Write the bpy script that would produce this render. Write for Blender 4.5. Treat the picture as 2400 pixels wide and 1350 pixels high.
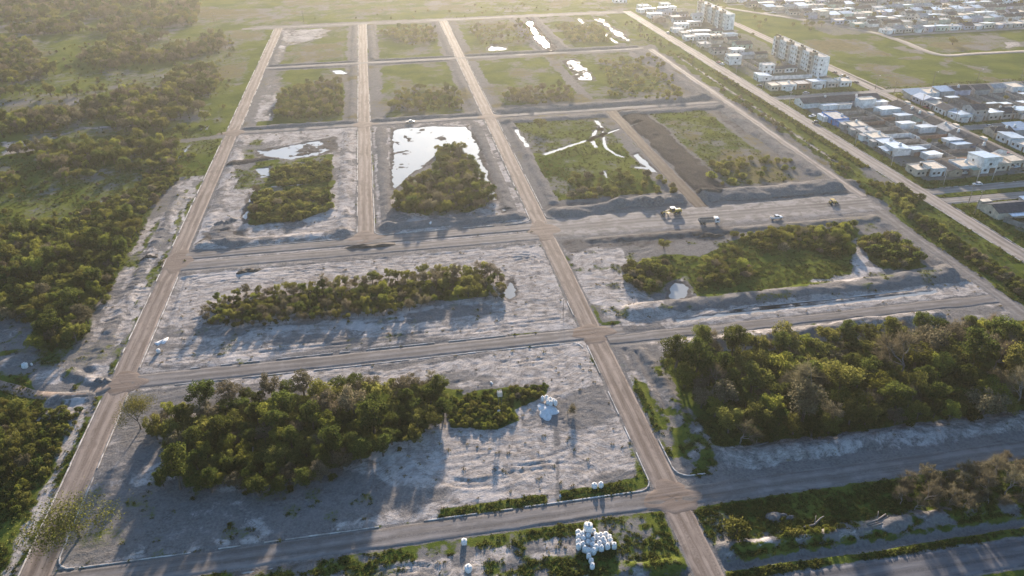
import bpy, bmesh, math, random, bisect
import numpy as np
from mathutils import Vector, Matrix, Euler

# ------------------------------------------------------------------ clear
for o in list(bpy.data.objects):
    bpy.data.objects.remove(o)
SC = bpy.context.scene
COL = SC.collection
R = math.radians

# ------------------------------------------------------------------ camera
# The world axes follow the street grid: x = along the cross streets, y = along the long roads.
CAM_H, FPX, PITCH, ROLL, YAW = 130.0, 1800.0, R(30.0), R(-0.75), R(9.4)
cam = bpy.data.cameras.new('camera')
cam_o = bpy.data.objects.new('camera', cam)
COL.objects.link(cam_o)
cam.sensor_width = 36.0
cam.lens = 36.0 * FPX / 2400.0
cam.clip_start = 1.0
cam.clip_end = 9000.0
_c, _s = math.cos(ROLL), math.sin(ROLL)
_rt = Vector((math.cos(YAW), -math.sin(YAW), 0))
_fh = Vector((math.sin(YAW), math.cos(YAW), 0))
_up = _fh * math.sin(PITCH) + Vector((0, 0, math.cos(PITCH)))
_fw = _fh * math.cos(PITCH) - Vector((0, 0, math.sin(PITCH)))
_cx = _rt * _c + _up * _s
_cy = -_rt * _s + _up * _c
M = Matrix((_cx, _cy, -_fw)).transposed().to_4x4()
M.translation = Vector((0, 0, CAM_H))
cam_o.matrix_world = M
SC.camera = cam_o

# ------------------------------------------------------------------ light
SUN_EL, SUN_AZ = R(11.5), R(11.5)          # azimuth measured from +y towards +x
world = bpy.data.worlds.new('World')
SC.world = world
world.use_nodes = True
nt = world.node_tree
sky = nt.nodes.new('ShaderNodeTexSky')
sky.sky_type = 'NISHITA'
sky.sun_disc = False
sky.sun_elevation = SUN_EL
sky.sun_rotation = SUN_AZ
sky.altitude = 0
sky.air_density = 1.0
sky.dust_density = 1.1
sky.ozone_density = 3.5
bg = nt.nodes['Background']
bg.inputs['Strength'].default_value = 0.115
nt.links.new(sky.outputs[0], bg.inputs['Color'])
sun = bpy.data.lights.new('sun', 'SUN')
sun.energy = 5.0
sun.angle = R(1.5)
sun.color = (1.0, 0.84, 0.68)
sun_o = bpy.data.objects.new('sun', sun)
COL.objects.link(sun_o)
sd = Vector((math.sin(SUN_AZ) * math.cos(SUN_EL), math.cos(SUN_AZ) * math.cos(SUN_EL), math.sin(SUN_EL)))
sun_o.rotation_euler = sd.to_track_quat('Z', 'Y').to_euler()
sun_o.location = (0, 300, 300)
SC.view_settings.view_transform = 'Standard'
SC.view_settings.look = 'None'
SC.view_settings.gamma = 1.0
SC.view_settings.use_curve_mapping = False
SC.view_settings.exposure = 1.38
SC.render.resolution_x, SC.render.resolution_y = 1024, 576


# ------------------------------------------------------------------ picture direction -> place on the ground
def P(px, py, z=0.0):
    X, Y = px - 1200.0, 675.0 - py
    X, Y = _c * X - _s * Y, _s * X + _c * Y
    dx = X
    dy = FPX * math.cos(PITCH) + Y * math.sin(PITCH)
    dz = -FPX * math.sin(PITCH) + Y * math.cos(PITCH)
    t = (z - CAM_H) / dz
    a, b = dx * t, dy * t
    return (a * math.cos(YAW) + b * math.sin(YAW), -a * math.sin(YAW) + b * math.cos(YAW))


def PP(*pts):
    return [P(*q) for q in pts]


def RECT(x0, y0, x1, y1):
    return [(x0, y0), (x1, y0), (x1, y1), (x0, y1)]


# ------------------------------------------------------------------ noise
_rng = np.random.RandomState(7)
_TAB = _rng.rand(256, 256).astype(np.float32)


def vnoise(x, y, seed=0):
    x = x + seed * 17.37
    y = y + seed * 9.71
    xi = np.floor(x).astype(np.int64)
    yi = np.floor(y).astype(np.int64)
    fx = (x - xi).astype(np.float32)
    fy = (y - yi).astype(np.float32)
    fx = fx * fx * (3 - 2 * fx)
    fy = fy * fy * (3 - 2 * fy)
    x0, x1, y0, y1 = xi & 255, (xi + 1) & 255, yi & 255, (yi + 1) & 255
    a = _TAB[y0, x0] * (1 - fx) + _TAB[y0, x1] * fx
    b = _TAB[y1, x0] * (1 - fx) + _TAB[y1, x1] * fx
    return a * (1 - fy) + b * fy


def fbm(x, y, octv=3, seed=0):
    s, a, t = 0.0, 1.0, 0.0
    for k in range(octv):
        s = s + a * vnoise(x * 2 ** k, y * 2 ** k, seed + k * 3)
        t += a
        a *= 0.5
    return s / t


_TL = _TAB.tolist()


def vn1(x, y):
    xi, yi = math.floor(x), math.floor(y)
    fx, fy = x - xi, y - yi
    fx, fy = fx * fx * (3 - 2 * fx), fy * fy * (3 - 2 * fy)
    r0, r1 = _TL[yi & 255], _TL[(yi + 1) & 255]
    a = r0[xi & 255] * (1 - fx) + r0[(xi + 1) & 255] * fx
    b = r1[xi & 255] * (1 - fx) + r1[(xi + 1) & 255] * fx
    return a * (1 - fy) + b * fy


def fb1(x, y, seed):
    return (vn1(x + seed * 17.37, y + seed * 9.71) + 0.5 * vn1(2 * x + seed * 3.1, 2 * y + seed)) / 1.5


def sstep(a, b, x):
    t = np.clip((x - a) / (b - a), 0, 1)
    return t * t * (3 - 2 * t)


# ------------------------------------------------------------------ materials
MATS = {}


def newmat(name):
    m = bpy.data.materials.new(name)
    m.use_nodes = True
    n = m.node_tree
    for x in list(n.nodes):
        n.nodes.remove(x)
    out = n.nodes.new('ShaderNodeOutputMaterial')
    MATS[name] = m
    return m, n, out


def N(n, t, **kw):
    x = n.nodes.new(t)
    for k, v in kw.items():
        if k.startswith('_'):
            setattr(x, k[1:], v)
        else:
            x.inputs[k.replace('~', ' ')].default_value = v
    return x


def mixc(n, fac, a, b, mode='MIX'):
    x = n.nodes.new('ShaderNodeMix')
    x.data_type = 'RGBA'
    x.blend_type = mode
    for sock, v in ((x.inputs[0], fac), (x.inputs[6], a), (x.inputs[7], b)):
        if isinstance(v, bpy.types.NodeSocket):
            n.links.new(v, sock)
        elif isinstance(v, (int, float)):
            sock.default_value = v
        else:
            sock.default_value = (v[0], v[1], v[2], 1)
    return x.outputs[2]


def math_(n, op, a, b=None, clamp=False):
    x = n.nodes.new('ShaderNodeMath')
    x.operation = op
    x.use_clamp = clamp
    for i, v in enumerate((a, b)):
        if v is None:
            continue
        if isinstance(v, bpy.types.NodeSocket):
            n.links.new(v, x.inputs[i])
        else:
            x.inputs[i].default_value = v
    return x.outputs[0]


def noise_(n, scale, detail=4.0, rough=0.55, vec=None, dist=0.0):
    x = N(n, 'ShaderNodeTexNoise', Scale=scale, Detail=detail, Roughness=rough, Distortion=dist)
    if vec is not None:
        n.links.new(vec, x.inputs['Vector'])
    return x.outputs['Fac']


def ramp_(n, fac, lo, hi):
    x = n.nodes.new('ShaderNodeMapRange')
    x.interpolation_type = 'SMOOTHSTEP'
    n.links.new(fac, x.inputs['Value'])
    x.inputs['From Min'].default_value = lo
    x.inputs['From Max'].default_value = hi
    return x.outputs[0]


def simple(name, col, rough=0.8, metal=0.0, var=0.25, scale=1.5, bump=0.0, bscale=8.0, obj_var=0.0, spec=0.5, second=None):
    """one base colour with grain, wear patches and (optionally) a per-object shift"""
    m, n, out = newmat(name)
    b = N(n, 'ShaderNodeBsdfPrincipled', Roughness=rough, Metallic=metal)
    b.inputs['Specular IOR Level'].default_value = spec
    geo = n.nodes.new('ShaderNodeNewGeometry')
    f = noise_(n, scale, 5, 0.6, geo.outputs['Position'])
    dark = [c * (1 - var) for c in col] if second is None else second
    lite = [min(1, c * (1 + var)) for c in col]
    c = mixc(n, ramp_(n, f, 0.3, 0.7), dark, lite)
    if obj_var:
        oi = n.nodes.new('ShaderNodeObjectInfo')
        h = n.nodes.new('ShaderNodeHueSaturation')
        n.links.new(c, h.inputs['Color'])
        n.links.new(math_(n, 'ADD', math_(n, 'MULTIPLY', oi.outputs['Random'], 2 * obj_var), 1 - obj_var), h.inputs['Value'])
        c = h.outputs[0]
    n.links.new(c, b.inputs['Base Color'])
    if bump:
        bp = N(n, 'ShaderNodeBump', Strength=bump, Distance=0.05)
        n.links.new(noise_(n, bscale, 4, 0.6, geo.outputs['Position']), bp.inputs['Height'])
        n.links.new(bp.outputs[0], b.inputs['Normal'])
    n.links.new(b.outputs[0], out.inputs[0])
    return m


def leafmat(name, c0, c1, transl=0.35, hue=0.014, val=0.3):
    m, n, out = newmat(name)
    geo = n.nodes.new('ShaderNodeNewGeometry')
    oi = n.nodes.new('ShaderNodeObjectInfo')
    isl = geo.outputs['Random Per Island']
    c = mixc(n, isl, c0, c1)
    h = n.nodes.new('ShaderNodeHueSaturation')
    n.links.new(c, h.inputs['Color'])
    n.links.new(math_(n, 'ADD', math_(n, 'MULTIPLY', oi.outputs['Random'], 2 * hue), 0.5 - hue), h.inputs['Hue'])
    rv = math_(n, 'FRACT', math_(n, 'MULTIPLY', oi.outputs['Random'], 7.31))
    n.links.new(math_(n, 'ADD', math_(n, 'MULTIPLY', rv, 2 * val), 1 - val), h.inputs['Value'])
    d = N(n, 'ShaderNodeBsdfDiffuse', Roughness=0.6)
    t = n.nodes.new('ShaderNodeBsdfTranslucent')
    n.links.new(h.outputs[0], d.inputs['Color'])
    n.links.new(h.outputs[0], t.inputs['Color'])
    mx = n.nodes.new('ShaderNodeMixShader')
    mx.inputs[0].default_value = transl
    n.links.new(d.outputs[0], mx.inputs[1])
    n.links.new(t.outputs[0], mx.inputs[2])
    n.links.new(mx.outputs[0], out.inputs[0])
    return m


# ground: the zone weights (grass, pale sand, dry grass; the rest is grey-brown earth) come with the mesh
m, n, out = newmat('ground')
geo = n.nodes.new('ShaderNodeNewGeometry')
pos = geo.outputs['Position']
at = n.nodes.new('ShaderNodeAttribute')
at.attribute_name = 'zone'
sep = n.nodes.new('ShaderNodeSeparateColor')
n.links.new(at.outputs['Color'], sep.inputs[0])
n_big = noise_(n, 0.045, 4, 0.6, pos)
n_mid = noise_(n, 0.35, 5, 0.62, pos, 0.6)
n_fin = noise_(n, 1.6, 6, 0.68, pos, 0.4)
n_cld = noise_(n, 4.5, 4, 0.7, pos)
earth = mixc(n, ramp_(n, n_mid, 0.32, 0.68), (0.118, 0.108, 0.101), (0.20, 0.187, 0.178))
earth = mixc(n, ramp_(n, n_fin, 0.3, 0.72), earth, (0.25, 0.230, 0.212))
sandc = mixc(n, ramp_(n, n_mid, 0.30, 0.66), (0.29, 0.252, 0.222), (0.54, 0.482, 0.436))
sandc = mixc(n, math_(n, 'MULTIPLY', ramp_(n, n_fin, 0.48, 0.70), 0.8), sandc, (0.125, 0.108, 0.094))
sandc = mixc(n, math_(n, 'MULTIPLY', ramp_(n, n_cld, 0.50, 0.72), 0.55), sandc, (0.58, 0.535, 0.50))
grs = mixc(n, ramp_(n, n_big, 0.35, 0.65), (0.060, 0.090, 0.018), (0.130, 0.145, 0.030))
grs = mixc(n, math_(n, 'MULTIPLY', ramp_(n, n_fin, 0.45, 0.75), 0.7), grs, (0.165, 0.178, 0.028))
grs = mixc(n, math_(n, 'MULTIPLY', ramp_(n, n_mid, 0.52, 0.78), 0.55), grs, (0.028, 0.046, 0.012))
mps = n.nodes.new('ShaderNodeMapping')
mps.inputs['Scale'].default_value = (0.16, 0.85, 1)
mps.inputs['Rotation'].default_value = (0, 0, 0.05)
swn = N(n, 'ShaderNodeTexNoise', Scale=0.028, Detail=2.0)
n.links.new(pos, swn.inputs['Vector'])
swv = n.nodes.new('ShaderNodeVectorMath')
swv.operation = 'MULTIPLY_ADD'
n.links.new(swn.outputs['Color'], swv.inputs[0])
swv.inputs[1].default_value = (46, 46, 0)
n.links.new(pos, swv.inputs[2])
n.links.new(swv.outputs[0], mps.inputs[0])
n_str = noise_(n, 1.0, 5, 0.62, mps.outputs[0], 1.2)
sandc = mixc(n, math_(n, 'MULTIPLY', ramp_(n, n_str, 0.46, 0.66), 0.55), sandc, (0.16, 0.143, 0.132))
sandc = mixc(n, math_(n, 'MULTIPLY', ramp_(n, n_big, 0.52, 0.66), 0.5), sandc, (0.64, 0.58, 0.54))
dryc = mixc(n, ramp_(n, n_mid, 0.3, 0.7), (0.115, 0.098, 0.045), (0.20, 0.165, 0.085))
wob = math_(n, 'MULTIPLY', math_(n, 'SUBTRACT', math_(n, 'ADD', n_fin, n_mid), 1.0), 0.9)


def zone(ch):
    return ramp_(n, math_(n, 'ADD', ch, wob), 0.32, 0.68)


col = mixc(n, zone(sep.outputs[1]), earth, sandc)
col = mixc(n, zone(at.outputs['Alpha']), col, mixc(n, ramp_(n, n_fin, 0.3, 0.7), (0.062, 0.054, 0.048), (0.115, 0.102, 0.093)))
col = mixc(n, zone(sep.outputs[2]), col, dryc)
col = mixc(n, zone(sep.outputs[0]), col, grs)
b = N(n, 'ShaderNodeBsdfPrincipled', Roughness=1.0)
b.inputs['Specular IOR Level'].default_value = 0.0
n.links.new(col, b.inputs['Base Color'])
bp = N(n, 'ShaderNodeBump', Strength=0.8, Distance=0.36)
hh = math_(n, 'ADD', math_(n, 'ADD', math_(n, 'MULTIPLY', n_fin, 0.6), math_(n, 'MULTIPLY', n_str, 0.5)), math_(n, 'MULTIPLY', n_cld, 0.45))
n.links.new(hh, bp.inputs['Height'])
n.links.new(bp.outputs[0], b.inputs['Normal'])
n.links.new(b.outputs[0], out.inputs[0])


def roadmat(name, c0, c1, c2, axis, wet=0.0):
    """compacted earth with wheel streaks running along the road (axis 0 = x, 1 = y)"""
    m, n, out = newmat(name)
    geo = n.nodes.new('ShaderNodeNewGeometry')
    mp = n.nodes.new('ShaderNodeMapping')
    mp.inputs['Scale'].default_value = (0.03, 0.8, 1) if axis == 0 else (0.8, 0.03, 1)
    n.links.new(geo.outputs['Position'], mp.inputs[0])
    st = noise_(n, 1.0, 6, 0.7, mp.outputs[0], 0.8)
    mid = noise_(n, 0.25, 5, 0.62, geo.outputs['Position'], 0.5)
    fin = noise_(n, 2.2, 5, 0.7, geo.outputs['Position'])
    c = mixc(n, ramp_(n, st, 0.32, 0.68), c0, c1)
    big = noise_(n, 0.05, 4, 0.6, geo.outputs['Position'], 0.6)
    c = mixc(n, math_(n, 'MULTIPLY', ramp_(n, mid, 0.48, 0.75), 0.7), c, c2)
    c = mixc(n, math_(n, 'MULTIPLY', ramp_(n, big, 0.50, 0.72), 0.45), c, [x * 0.62 for x in c0])
    c = mixc(n, math_(n, 'MULTIPLY', ramp_(n, big, 0.48, 0.30), 0.35), c, [min(1, x * 1.25) for x in c1])
    c = mixc(n, math_(n, 'MULTIPLY', ramp_(n, fin, 0.5, 0.8), 0.4), c, [x * 0.6 for x in c0])
    ac = n.nodes.new('ShaderNodeAttribute')
    ac.attribute_name = 'across'
    aw = math_(n, 'ADD', ac.outputs['Fac'], math_(n, 'MULTIPLY', math_(n, 'SUBTRACT', big, 0.5), 0.9))
    wv_ = math_(n, 'SINE', math_(n, 'MULTIPLY', aw, 7.6))
    trk = math_(n, 'MULTIPLY', ramp_(n, wv_, 0.15, 0.95), ramp_(n, mid, 0.30, 0.62))
    c = mixc(n, math_(n, 'MULTIPLY', trk, 0.55), c, [min(1, x * 1.28) for x in c1])
    trk2 = math_(n, 'MULTIPLY', ramp_(n, wv_, -0.2, -0.95), ramp_(n, fin, 0.35, 0.6))
    c = mixc(n, math_(n, 'MULTIPLY', trk2, 0.45), c, [x * 0.66 for x in c0])
    edge = math_(n, 'MULTIPLY', ramp_(n, math_(n, 'ABSOLUTE', ac.outputs['Fac']), 0.72, 0.98), ramp_(n, mid, 0.40, 0.60))
    c = mixc(n, math_(n, 'MULTIPLY', edge, 0.6), c, [min(1, x * 1.5) for x in c1])
    b = N(n, 'ShaderNodeBsdfPrincipled', Roughness=0.9 - wet)
    b.inputs['Specular IOR Level'].default_value = 0.08
    n.links.new(c, b.inputs['Base Color'])
    bp = N(n, 'ShaderNodeBump', Strength=0.5, Distance=0.12)
    n.links.new(math_(n, 'ADD', st, math_(n, 'MULTIPLY', fin, 0.5)), bp.inputs['Height'])
    n.links.new(bp.outputs[0], b.inputs['Normal'])
    n.links.new(b.outputs[0], out.inputs[0])
    return m


roadmat('road_long', (0.180, 0.136, 0.108), (0.32, 0.258, 0.214), (0.25, 0.19, 0.15), 1)
roadmat('road_cross', (0.150, 0.133, 0.120), (0.230, 0.208, 0.194), (0.28, 0.256, 0.24), 0)
roadmat('junction', (0.16, 0.118, 0.092), (0.27, 0.215, 0.178), (0.215, 0.16, 0.125), 0)
roadmat('road_brown', (0.085, 0.064, 0.050), (0.13, 0.102, 0.083), (0.16, 0.125, 0.10), 1)
roadmat('town_street', (0.25, 0.21, 0.18), (0.36, 0.31, 0.27), (0.30, 0.25, 0.215), 1)
roadmat('town_cross', (0.21, 0.19, 0.172), (0.30, 0.275, 0.25), (0.26, 0.232, 0.21), 0)
roadmat('asphalt', (0.10, 0.096, 0.100), (0.165, 0.158, 0.16), (0.135, 0.128, 0.13), 0)
simple('concrete_kerb', (0.58, 0.54, 0.50), 0.85, var=0.15, scale=0.35, second=(0.28, 0.24, 0.205))

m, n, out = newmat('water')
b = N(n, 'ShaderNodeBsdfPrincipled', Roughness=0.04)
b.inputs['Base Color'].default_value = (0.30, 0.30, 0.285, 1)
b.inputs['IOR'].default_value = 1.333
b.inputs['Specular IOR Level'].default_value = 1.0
geo = n.nodes.new('ShaderNodeNewGeometry')
bp = N(n, 'ShaderNodeBump', Strength=0.10, Distance=0.02)
n.links.new(noise_(n, 1.2, 3, 0.5, geo.outputs['Position']), bp.inputs['Height'])
n.links.new(bp.outputs[0], b.inputs['Normal'])
n.links.new(b.outputs[0], out.inputs[0])

leafmat('leaf_dark', (0.042, 0.066, 0.017), (0.140, 0.160, 0.036), 0.58)
leafmat('leaf_olive', (0.090, 0.100, 0.024), (0.245, 0.235, 0.060), 0.58)
leafmat('leaf_bright', (0.125, 0.15, 0.024), (0.30, 0.30, 0.06), 0.58)
leafmat('leaf_brown', (0.10, 0.088, 0.052), (0.25, 0.215, 0.135), 0.45)
leafmat('leaf_weed', (0.054, 0.070, 0.017), (0.145, 0.145, 0.038), 0.42)
leafmat('leaf_dry', (0.13, 0.105, 0.05), (0.26, 0.21, 0.11), 0.25)
simple('bark', (0.11, 0.088, 0.07), 0.95, var=0.35, scale=4)
simple('bark_pale', (0.23, 0.20, 0.175), 0.95, var=0.3, scale=3)


# ------------------------------------------------------------------ mesh building
class MB:
    def __init__(s):
        s.v, s.f, s.m = [], [], []

    def add(s, vs, fs, mi=0):
        k = len(s.v)
        s.v += [tuple(q) for q in vs]
        s.f += [tuple(i + k for i in f) for f in fs]
        s.m += [mi] * len(fs)

    def box(s, x0, y0, z0, x1, y1, z1, mi=0):
        s.add([(x0, y0, z0), (x1, y0, z0), (x1, y1, z0), (x0, y1, z0), (x0, y0, z1), (x1, y0, z1), (x1, y1, z1), (x0, y1, z1)],
              [(3, 2, 1, 0), (4, 5, 6, 7), (0, 1, 5, 4), (1, 2, 6, 5), (2, 3, 7, 6), (3, 0, 4, 7)], mi)

    def hexa(s, bot, top, mi=0):
        s.add(list(bot) + list(top), [(3, 2, 1, 0), (4, 5, 6, 7), (0, 1, 5, 4), (1, 2, 6, 5), (2, 3, 7, 6), (3, 0, 4, 7)], mi)

    def prism_x(s, prof, x0, x1, mi=0):
        """profile of (y, z) points swept along x"""
        k = len(prof)
        vs = [(x0, y, z) for y, z in prof] + [(x1, y, z) for y, z in prof]
        fs = [tuple(range(k)), tuple(range(2 * k - 1, k - 1, -1))]
        fs += [(i, i + k, (i + 1) % k + k, (i + 1) % k) for i in range(k)]
        s.add(vs, fs, mi)

    def prism_y(s, prof, y0, y1, mi=0):
        """profile of (x, z) points swept along y"""
        k = len(prof)
        vs = [(x, y0, z) for x, z in prof] + [(x, y1, z) for x, z in prof]
        fs = [tuple(range(k - 1, -1, -1)), tuple(range(k, 2 * k))]
        fs += [((i + 1) % k, (i + 1) % k + k, i + k, i) for i in range(k)]
        s.add(vs, fs, mi)

    def tube(s, pts, rad, seg=6, mi=0, cap=True):
        rings = []
        k0 = len(s.v)
        for i, p in enumerate(pts):
            p = Vector(p)
            a = Vector(pts[max(i - 1, 0)])
            c = Vector(pts[min(i + 1, len(pts) - 1)])
            d = (c - a).normalized()
            q = d.orthogonal().normalized() if abs(d.z) < 0.99 else Vector((1, 0, 0))
            if abs(d.z) < 0.99:
                q = d.cross(Vector((0, 0, 1))).normalized()
            w = d.cross(q)
            r = rad[i] if isinstance(rad, (list, tuple)) else rad
            for j in range(seg):
                t = 2 * math.pi * j / seg
                s.v.append(tuple(p + (q * math.cos(t) + w * math.sin(t)) * r))
        for i in range(len(pts) - 1):
            for j in range(seg):
                a = k0 + i * seg + j
                c = k0 + i * seg + (j + 1) % seg
                s.f.append((a, c, c + seg, a + seg))
                s.m.append(mi)
        if cap:
            s.f.append(tuple(k0 + j for j in range(seg))[::-1])
            s.f.append(tuple(k0 + (len(pts) - 1) * seg + j for j in range(seg)))
            s.m += [mi, mi]

    def lathe(s, prof, seg=12, cx=0, cy=0, mi=0, wob=None):
        k0 = len(s.v)
        for r, z in prof:
            for j in range(seg):
                t = 2 * math.pi * j / seg
                q = r * (wob(t, z) if wob else 1)
                s.v.append((cx + q * math.cos(t), cy + q * math.sin(t), z))
        for i in range(len(prof) - 1):
            for j in range(seg):
                a = k0 + i * seg + j
                c = k0 + i * seg + (j + 1) % seg
                s.f.append((a, c, c + seg, a + seg))
                s.m.append(mi)
        s.f.append(tuple(k0 + j for j in range(seg))[::-1])
        s.f.append(tuple(k0 + (len(prof) - 1) * seg + j for j in range(seg)))
        s.m += [mi, mi]

    def mesh(s, name, mats, smooth=False):
        me = bpy.data.meshes.new(name)
        me.from_pydata(s.v, [], s.f)
        if isinstance(mats, str):
            mats = [mats]
        for q in mats:
            me.materials.append(MATS[q])
        me.polygons.foreach_set('material_index', s.m)
        if smooth:
            me.polygons.foreach_set('use_smooth', [True] * len(s.f))
        me.update()
        return me

    def build(s, name, mats, parent=None, smooth=False, loc=None):
        return link(name, s.mesh(name, mats, smooth), parent, loc)


def link(name, me, parent=None, loc=None, rz=0.0):
    o = bpy.data.objects.new(name, me)
    COL.objects.link(o)
    if parent is not None:
        o.parent = parent
    if loc is not None:
        o.location = loc
    if rz:
        o.rotation_euler = (0, 0, rz)
    return o


def tag(o, label=None, cat=None, group=None, kind=None):
    if label:
        o['label'] = label
    if cat:
        o['category'] = cat
    if group:
        o['group'] = group
    if kind:
        o['kind'] = kind
    return o


def thing(name, label, cat, loc, rz=0.0, group=None):
    o = link(name, None, None, loc, rz)
    o.empty_display_size = 0.5
    return tag(o, label, cat, group)


def copy_tree(o, parent=None):
    c = o.copy()
    COL.objects.link(c)
    c.parent = parent
    for ch in o.children:
        copy_tree(ch, c)
    return c


# ------------------------------------------------------------------ ground fields
us = np.arange(-430, 660, 0.7).astype(np.float32)
vs = np.concatenate([np.arange(78, 300, 0.5), np.arange(300, 560, 1.0), np.arange(560, 962, 2.0)]).astype(np.float32)
NU, NV = len(us), len(vs)
U, V = np.meshgrid(us, vs)
Hh = (fbm(U * 0.02, V * 0.02, 3, 1) - 0.5) * 0.5 + (fbm(U * 0.35, V * 0.35, 3, 4) - 0.5) * 0.16
Z = np.zeros((NV, NU, 4), np.float32)
Z[..., 0] = 1.0                                   # everything starts as grass
WARP = (fbm(U * 0.11, V * 0.11, 3, 11) - 0.5)
WARP2 = (fbm(U * 0.45, V * 0.45, 2, 15) - 0.5)


def sub(x0, y0, x1, y1, pad):
    i0, i1 = np.searchsorted(us, [x0 - pad, x1 + pad])
    j0, j1 = np.searchsorted(vs, [y0 - pad, y1 + pad])
    return slice(max(j0 - 1, 0), j1 + 1), slice(max(i0 - 1, 0), i1 + 1)


def poly_sd(poly, x, y):
    """signed distance, negative inside"""
    d = np.full(x.shape, 1e9, np.float32)
    ins = np.zeros(x.shape, bool)
    k = len(poly)
    for i in range(k):
        ax, ay = poly[i]
        bx, by = poly[(i + 1) % k]
        ex, ey = bx - ax, by - ay
        L = ex * ex + ey * ey + 1e-9
        t = np.clip(((x - ax) * ex + (y - ay) * ey) / L, 0, 1)
        d = np.minimum(d, (x - ax - t * ex) ** 2 + (y - ay - t * ey) ** 2)
        if abs(ey) > 1e-9:
            c = ((ay > y) != (by > y)) & (x < ex * (y - ay) / ey + ax)
            ins ^= c
    d = np.sqrt(d)
    return np.where(ins, -d, d)


def line_d(pts, x, y):
    d = np.full(x.shape, 1e9, np.float32)
    for i in range(len(pts) - 1):
        ax, ay = pts[i]
        bx, by = pts[i + 1]
        ex, ey = bx - ax, by - ay
        L = ex * ex + ey * ey + 1e-9
        t = np.clip(((x - ax) * ex + (y - ay) * ey) / L, 0, 1)
        d = np.minimum(d, (x - ax - t * ex) ** 2 + (y - ay - t * ey) ** 2)
    return np.sqrt(d)


def bbox(pts):
    a = np.array(pts)
    return a[:, 0].min(), a[:, 1].min(), a[:, 0].max(), a[:, 1].max()


CH = {'grass': 0, 'sand': 1, 'dry': 2, 'dark': 3, 'earth': None}


def _apply(s, w, kind):
    Z[s] *= (1 - w)[..., None]
    if CH[kind] is not None:
        Z[s][..., CH[kind]] += w


def paint(kind, poly, strength=1.0, soft=1.0, warp=4.0):
    s = sub(*bbox(poly), soft + warp + 2)
    d = poly_sd(poly, U[s], V[s]) + WARP[s] * warp * 2 + WARP2[s] * min(warp, 2.0)
    _apply(s, sstep(soft, -soft, d) * strength, kind)


def paintline(kind, pts, width, strength=1.0, soft=0.5, warp=0.6):
    s = sub(*bbox(pts), width + soft + 2)
    d = line_d(pts, U[s], V[s]) - width + WARP2[s] * warp * 2 + WARP[s] * warp
    _apply(s, sstep(soft, -soft, d) * strength, kind)


def bank(pts, width, height, lump=0.6, kind=None, seed=0, freq=0.16):
    """a windrow of dumped earth along a line"""
    global Hh
    s = sub(*bbox(pts), width * 1.5 + 2)
    d = line_d(pts, U[s], V[s]) + WARP[s] * width * 0.7
    prof = np.clip(1 - (d / width) ** 2, 0, 1) ** 0.8
    nz = fbm(U[s] * freq, V[s] * freq, 3, 20 + seed)
    lum = 1 - lump + lump * 2 * nz
    Hh[s] += prof * height * 0.66 * lum + prof * (fbm(U[s] * 0.6, V[s] * 0.6, 3, 31) - 0.5) * 0.5
    if kind:
        _apply(s, sstep(0.03, 0.30, prof), kind)


def ditch(pts, width, depth):
    s = sub(*bbox(pts), width + 2)
    d = line_d(pts, U[s], V[s]) + WARP[s] * 0.8
    Hh[s] -= np.clip(1 - (d / width) ** 2, 0, 1) * depth


def churn(poly, amp, soft=3.0):
    """machine-worked ground: winding ridges and hollows"""
    s = sub(*bbox(poly), soft + 3)
    w = sstep(soft, -soft, poly_sd(poly, U[s], V[s]) + WARP[s] * 6)
    wx = U[s] + 14 * (fbm(U[s] * 0.035, V[s] * 0.035, 2, 41) - 0.5)
    wy = V[s] + 14 * (fbm(U[s] * 0.035, V[s] * 0.035, 2, 47) - 0.5)
    r1 = 1 - np.abs(2 * vnoise(wx * 0.30, wy * 0.75, 51) - 1)
    r2 = 1 - np.abs(2 * vnoise(wx * 0.8, wy * 1.3, 57) - 1)
    Hh[s] += w * amp * (r1 * 1.0 + r2 * 0.55 - 0.8)


def track(pts, gauge=2.0, depth=0.10, kind=None):
    s = sub(*bbox(pts), gauge + 2)
    d = line_d(pts, U[s], V[s])
    g = np.exp(-((d - gauge / 2) / 0.38) ** 2) - 0.6 * np.exp(-((d - gauge / 2 - 0.7) / 0.35) ** 2)
    Hh[s] -= g * depth


def arc(cx, cy, r, a0, a1, k=14, sq=1.0):
    return [(cx + r * math.cos(R(a0 + (a1 - a0) * i / k)), cy + sq * r * math.sin(R(a0 + (a1 - a0) * i / k))) for i in range(k + 1)]


def mottle(kind, poly, freq, thr, strength, seed, ax=1.0, ay=1.0, soft=0.10):
    s = sub(*bbox(poly), 3)
    w = sstep(2, -2, poly_sd(poly, U[s], V[s]))
    f = fbm(U[s] * freq * ax, V[s] * freq * ay, 4, seed)
    _apply(s, w * sstep(thr - soft, thr + soft, f) * strength, kind)


# --- zones -----------------------------------------------------------------
# margins of bare earth along the streets, block by block (the far rows keep grass inside)
for (x0, x1) in ((-77, -15.5), (-8, 53), (60, 121)):
    for (y0, y1) in ((271, 408), (414, 546), (552, 685)):
        paint('earth', RECT(x0, y0, x1, y1), 1.0, 0.8, 0.8)
        paint('sand', RECT(x0 + 3, y0 + 3, x1 - 3, y1 - 3), 0.34, 2, 4)
        ia, ib = ((12, 11) if y0 < 300 else (7.5, 5.5)) if x0 < 50 else (6, 9 if y0 < 300 else 5)
        paint('grass', RECT(x0 + ia, y0 + ib, x1 - ia, y1 - ib), 1.0, 1.4, 2.6)
paint('earth', RECT(60, 271, 196, 291), 1.0, 1, 1.5)
paint('earth', RECT(121, 285, 145, 408), 1.0, 1.2, 2)
paint('earth', RECT(60, 402, 200, 430), 1.0, 1.2, 2.5)
paint('earth', RECT(60, 541, 200, 559), 1.0, 1.2, 2.5)
paint('earth', RECT(112, 560, 136, 684), 1.0, 1.2, 2.5)
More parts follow.
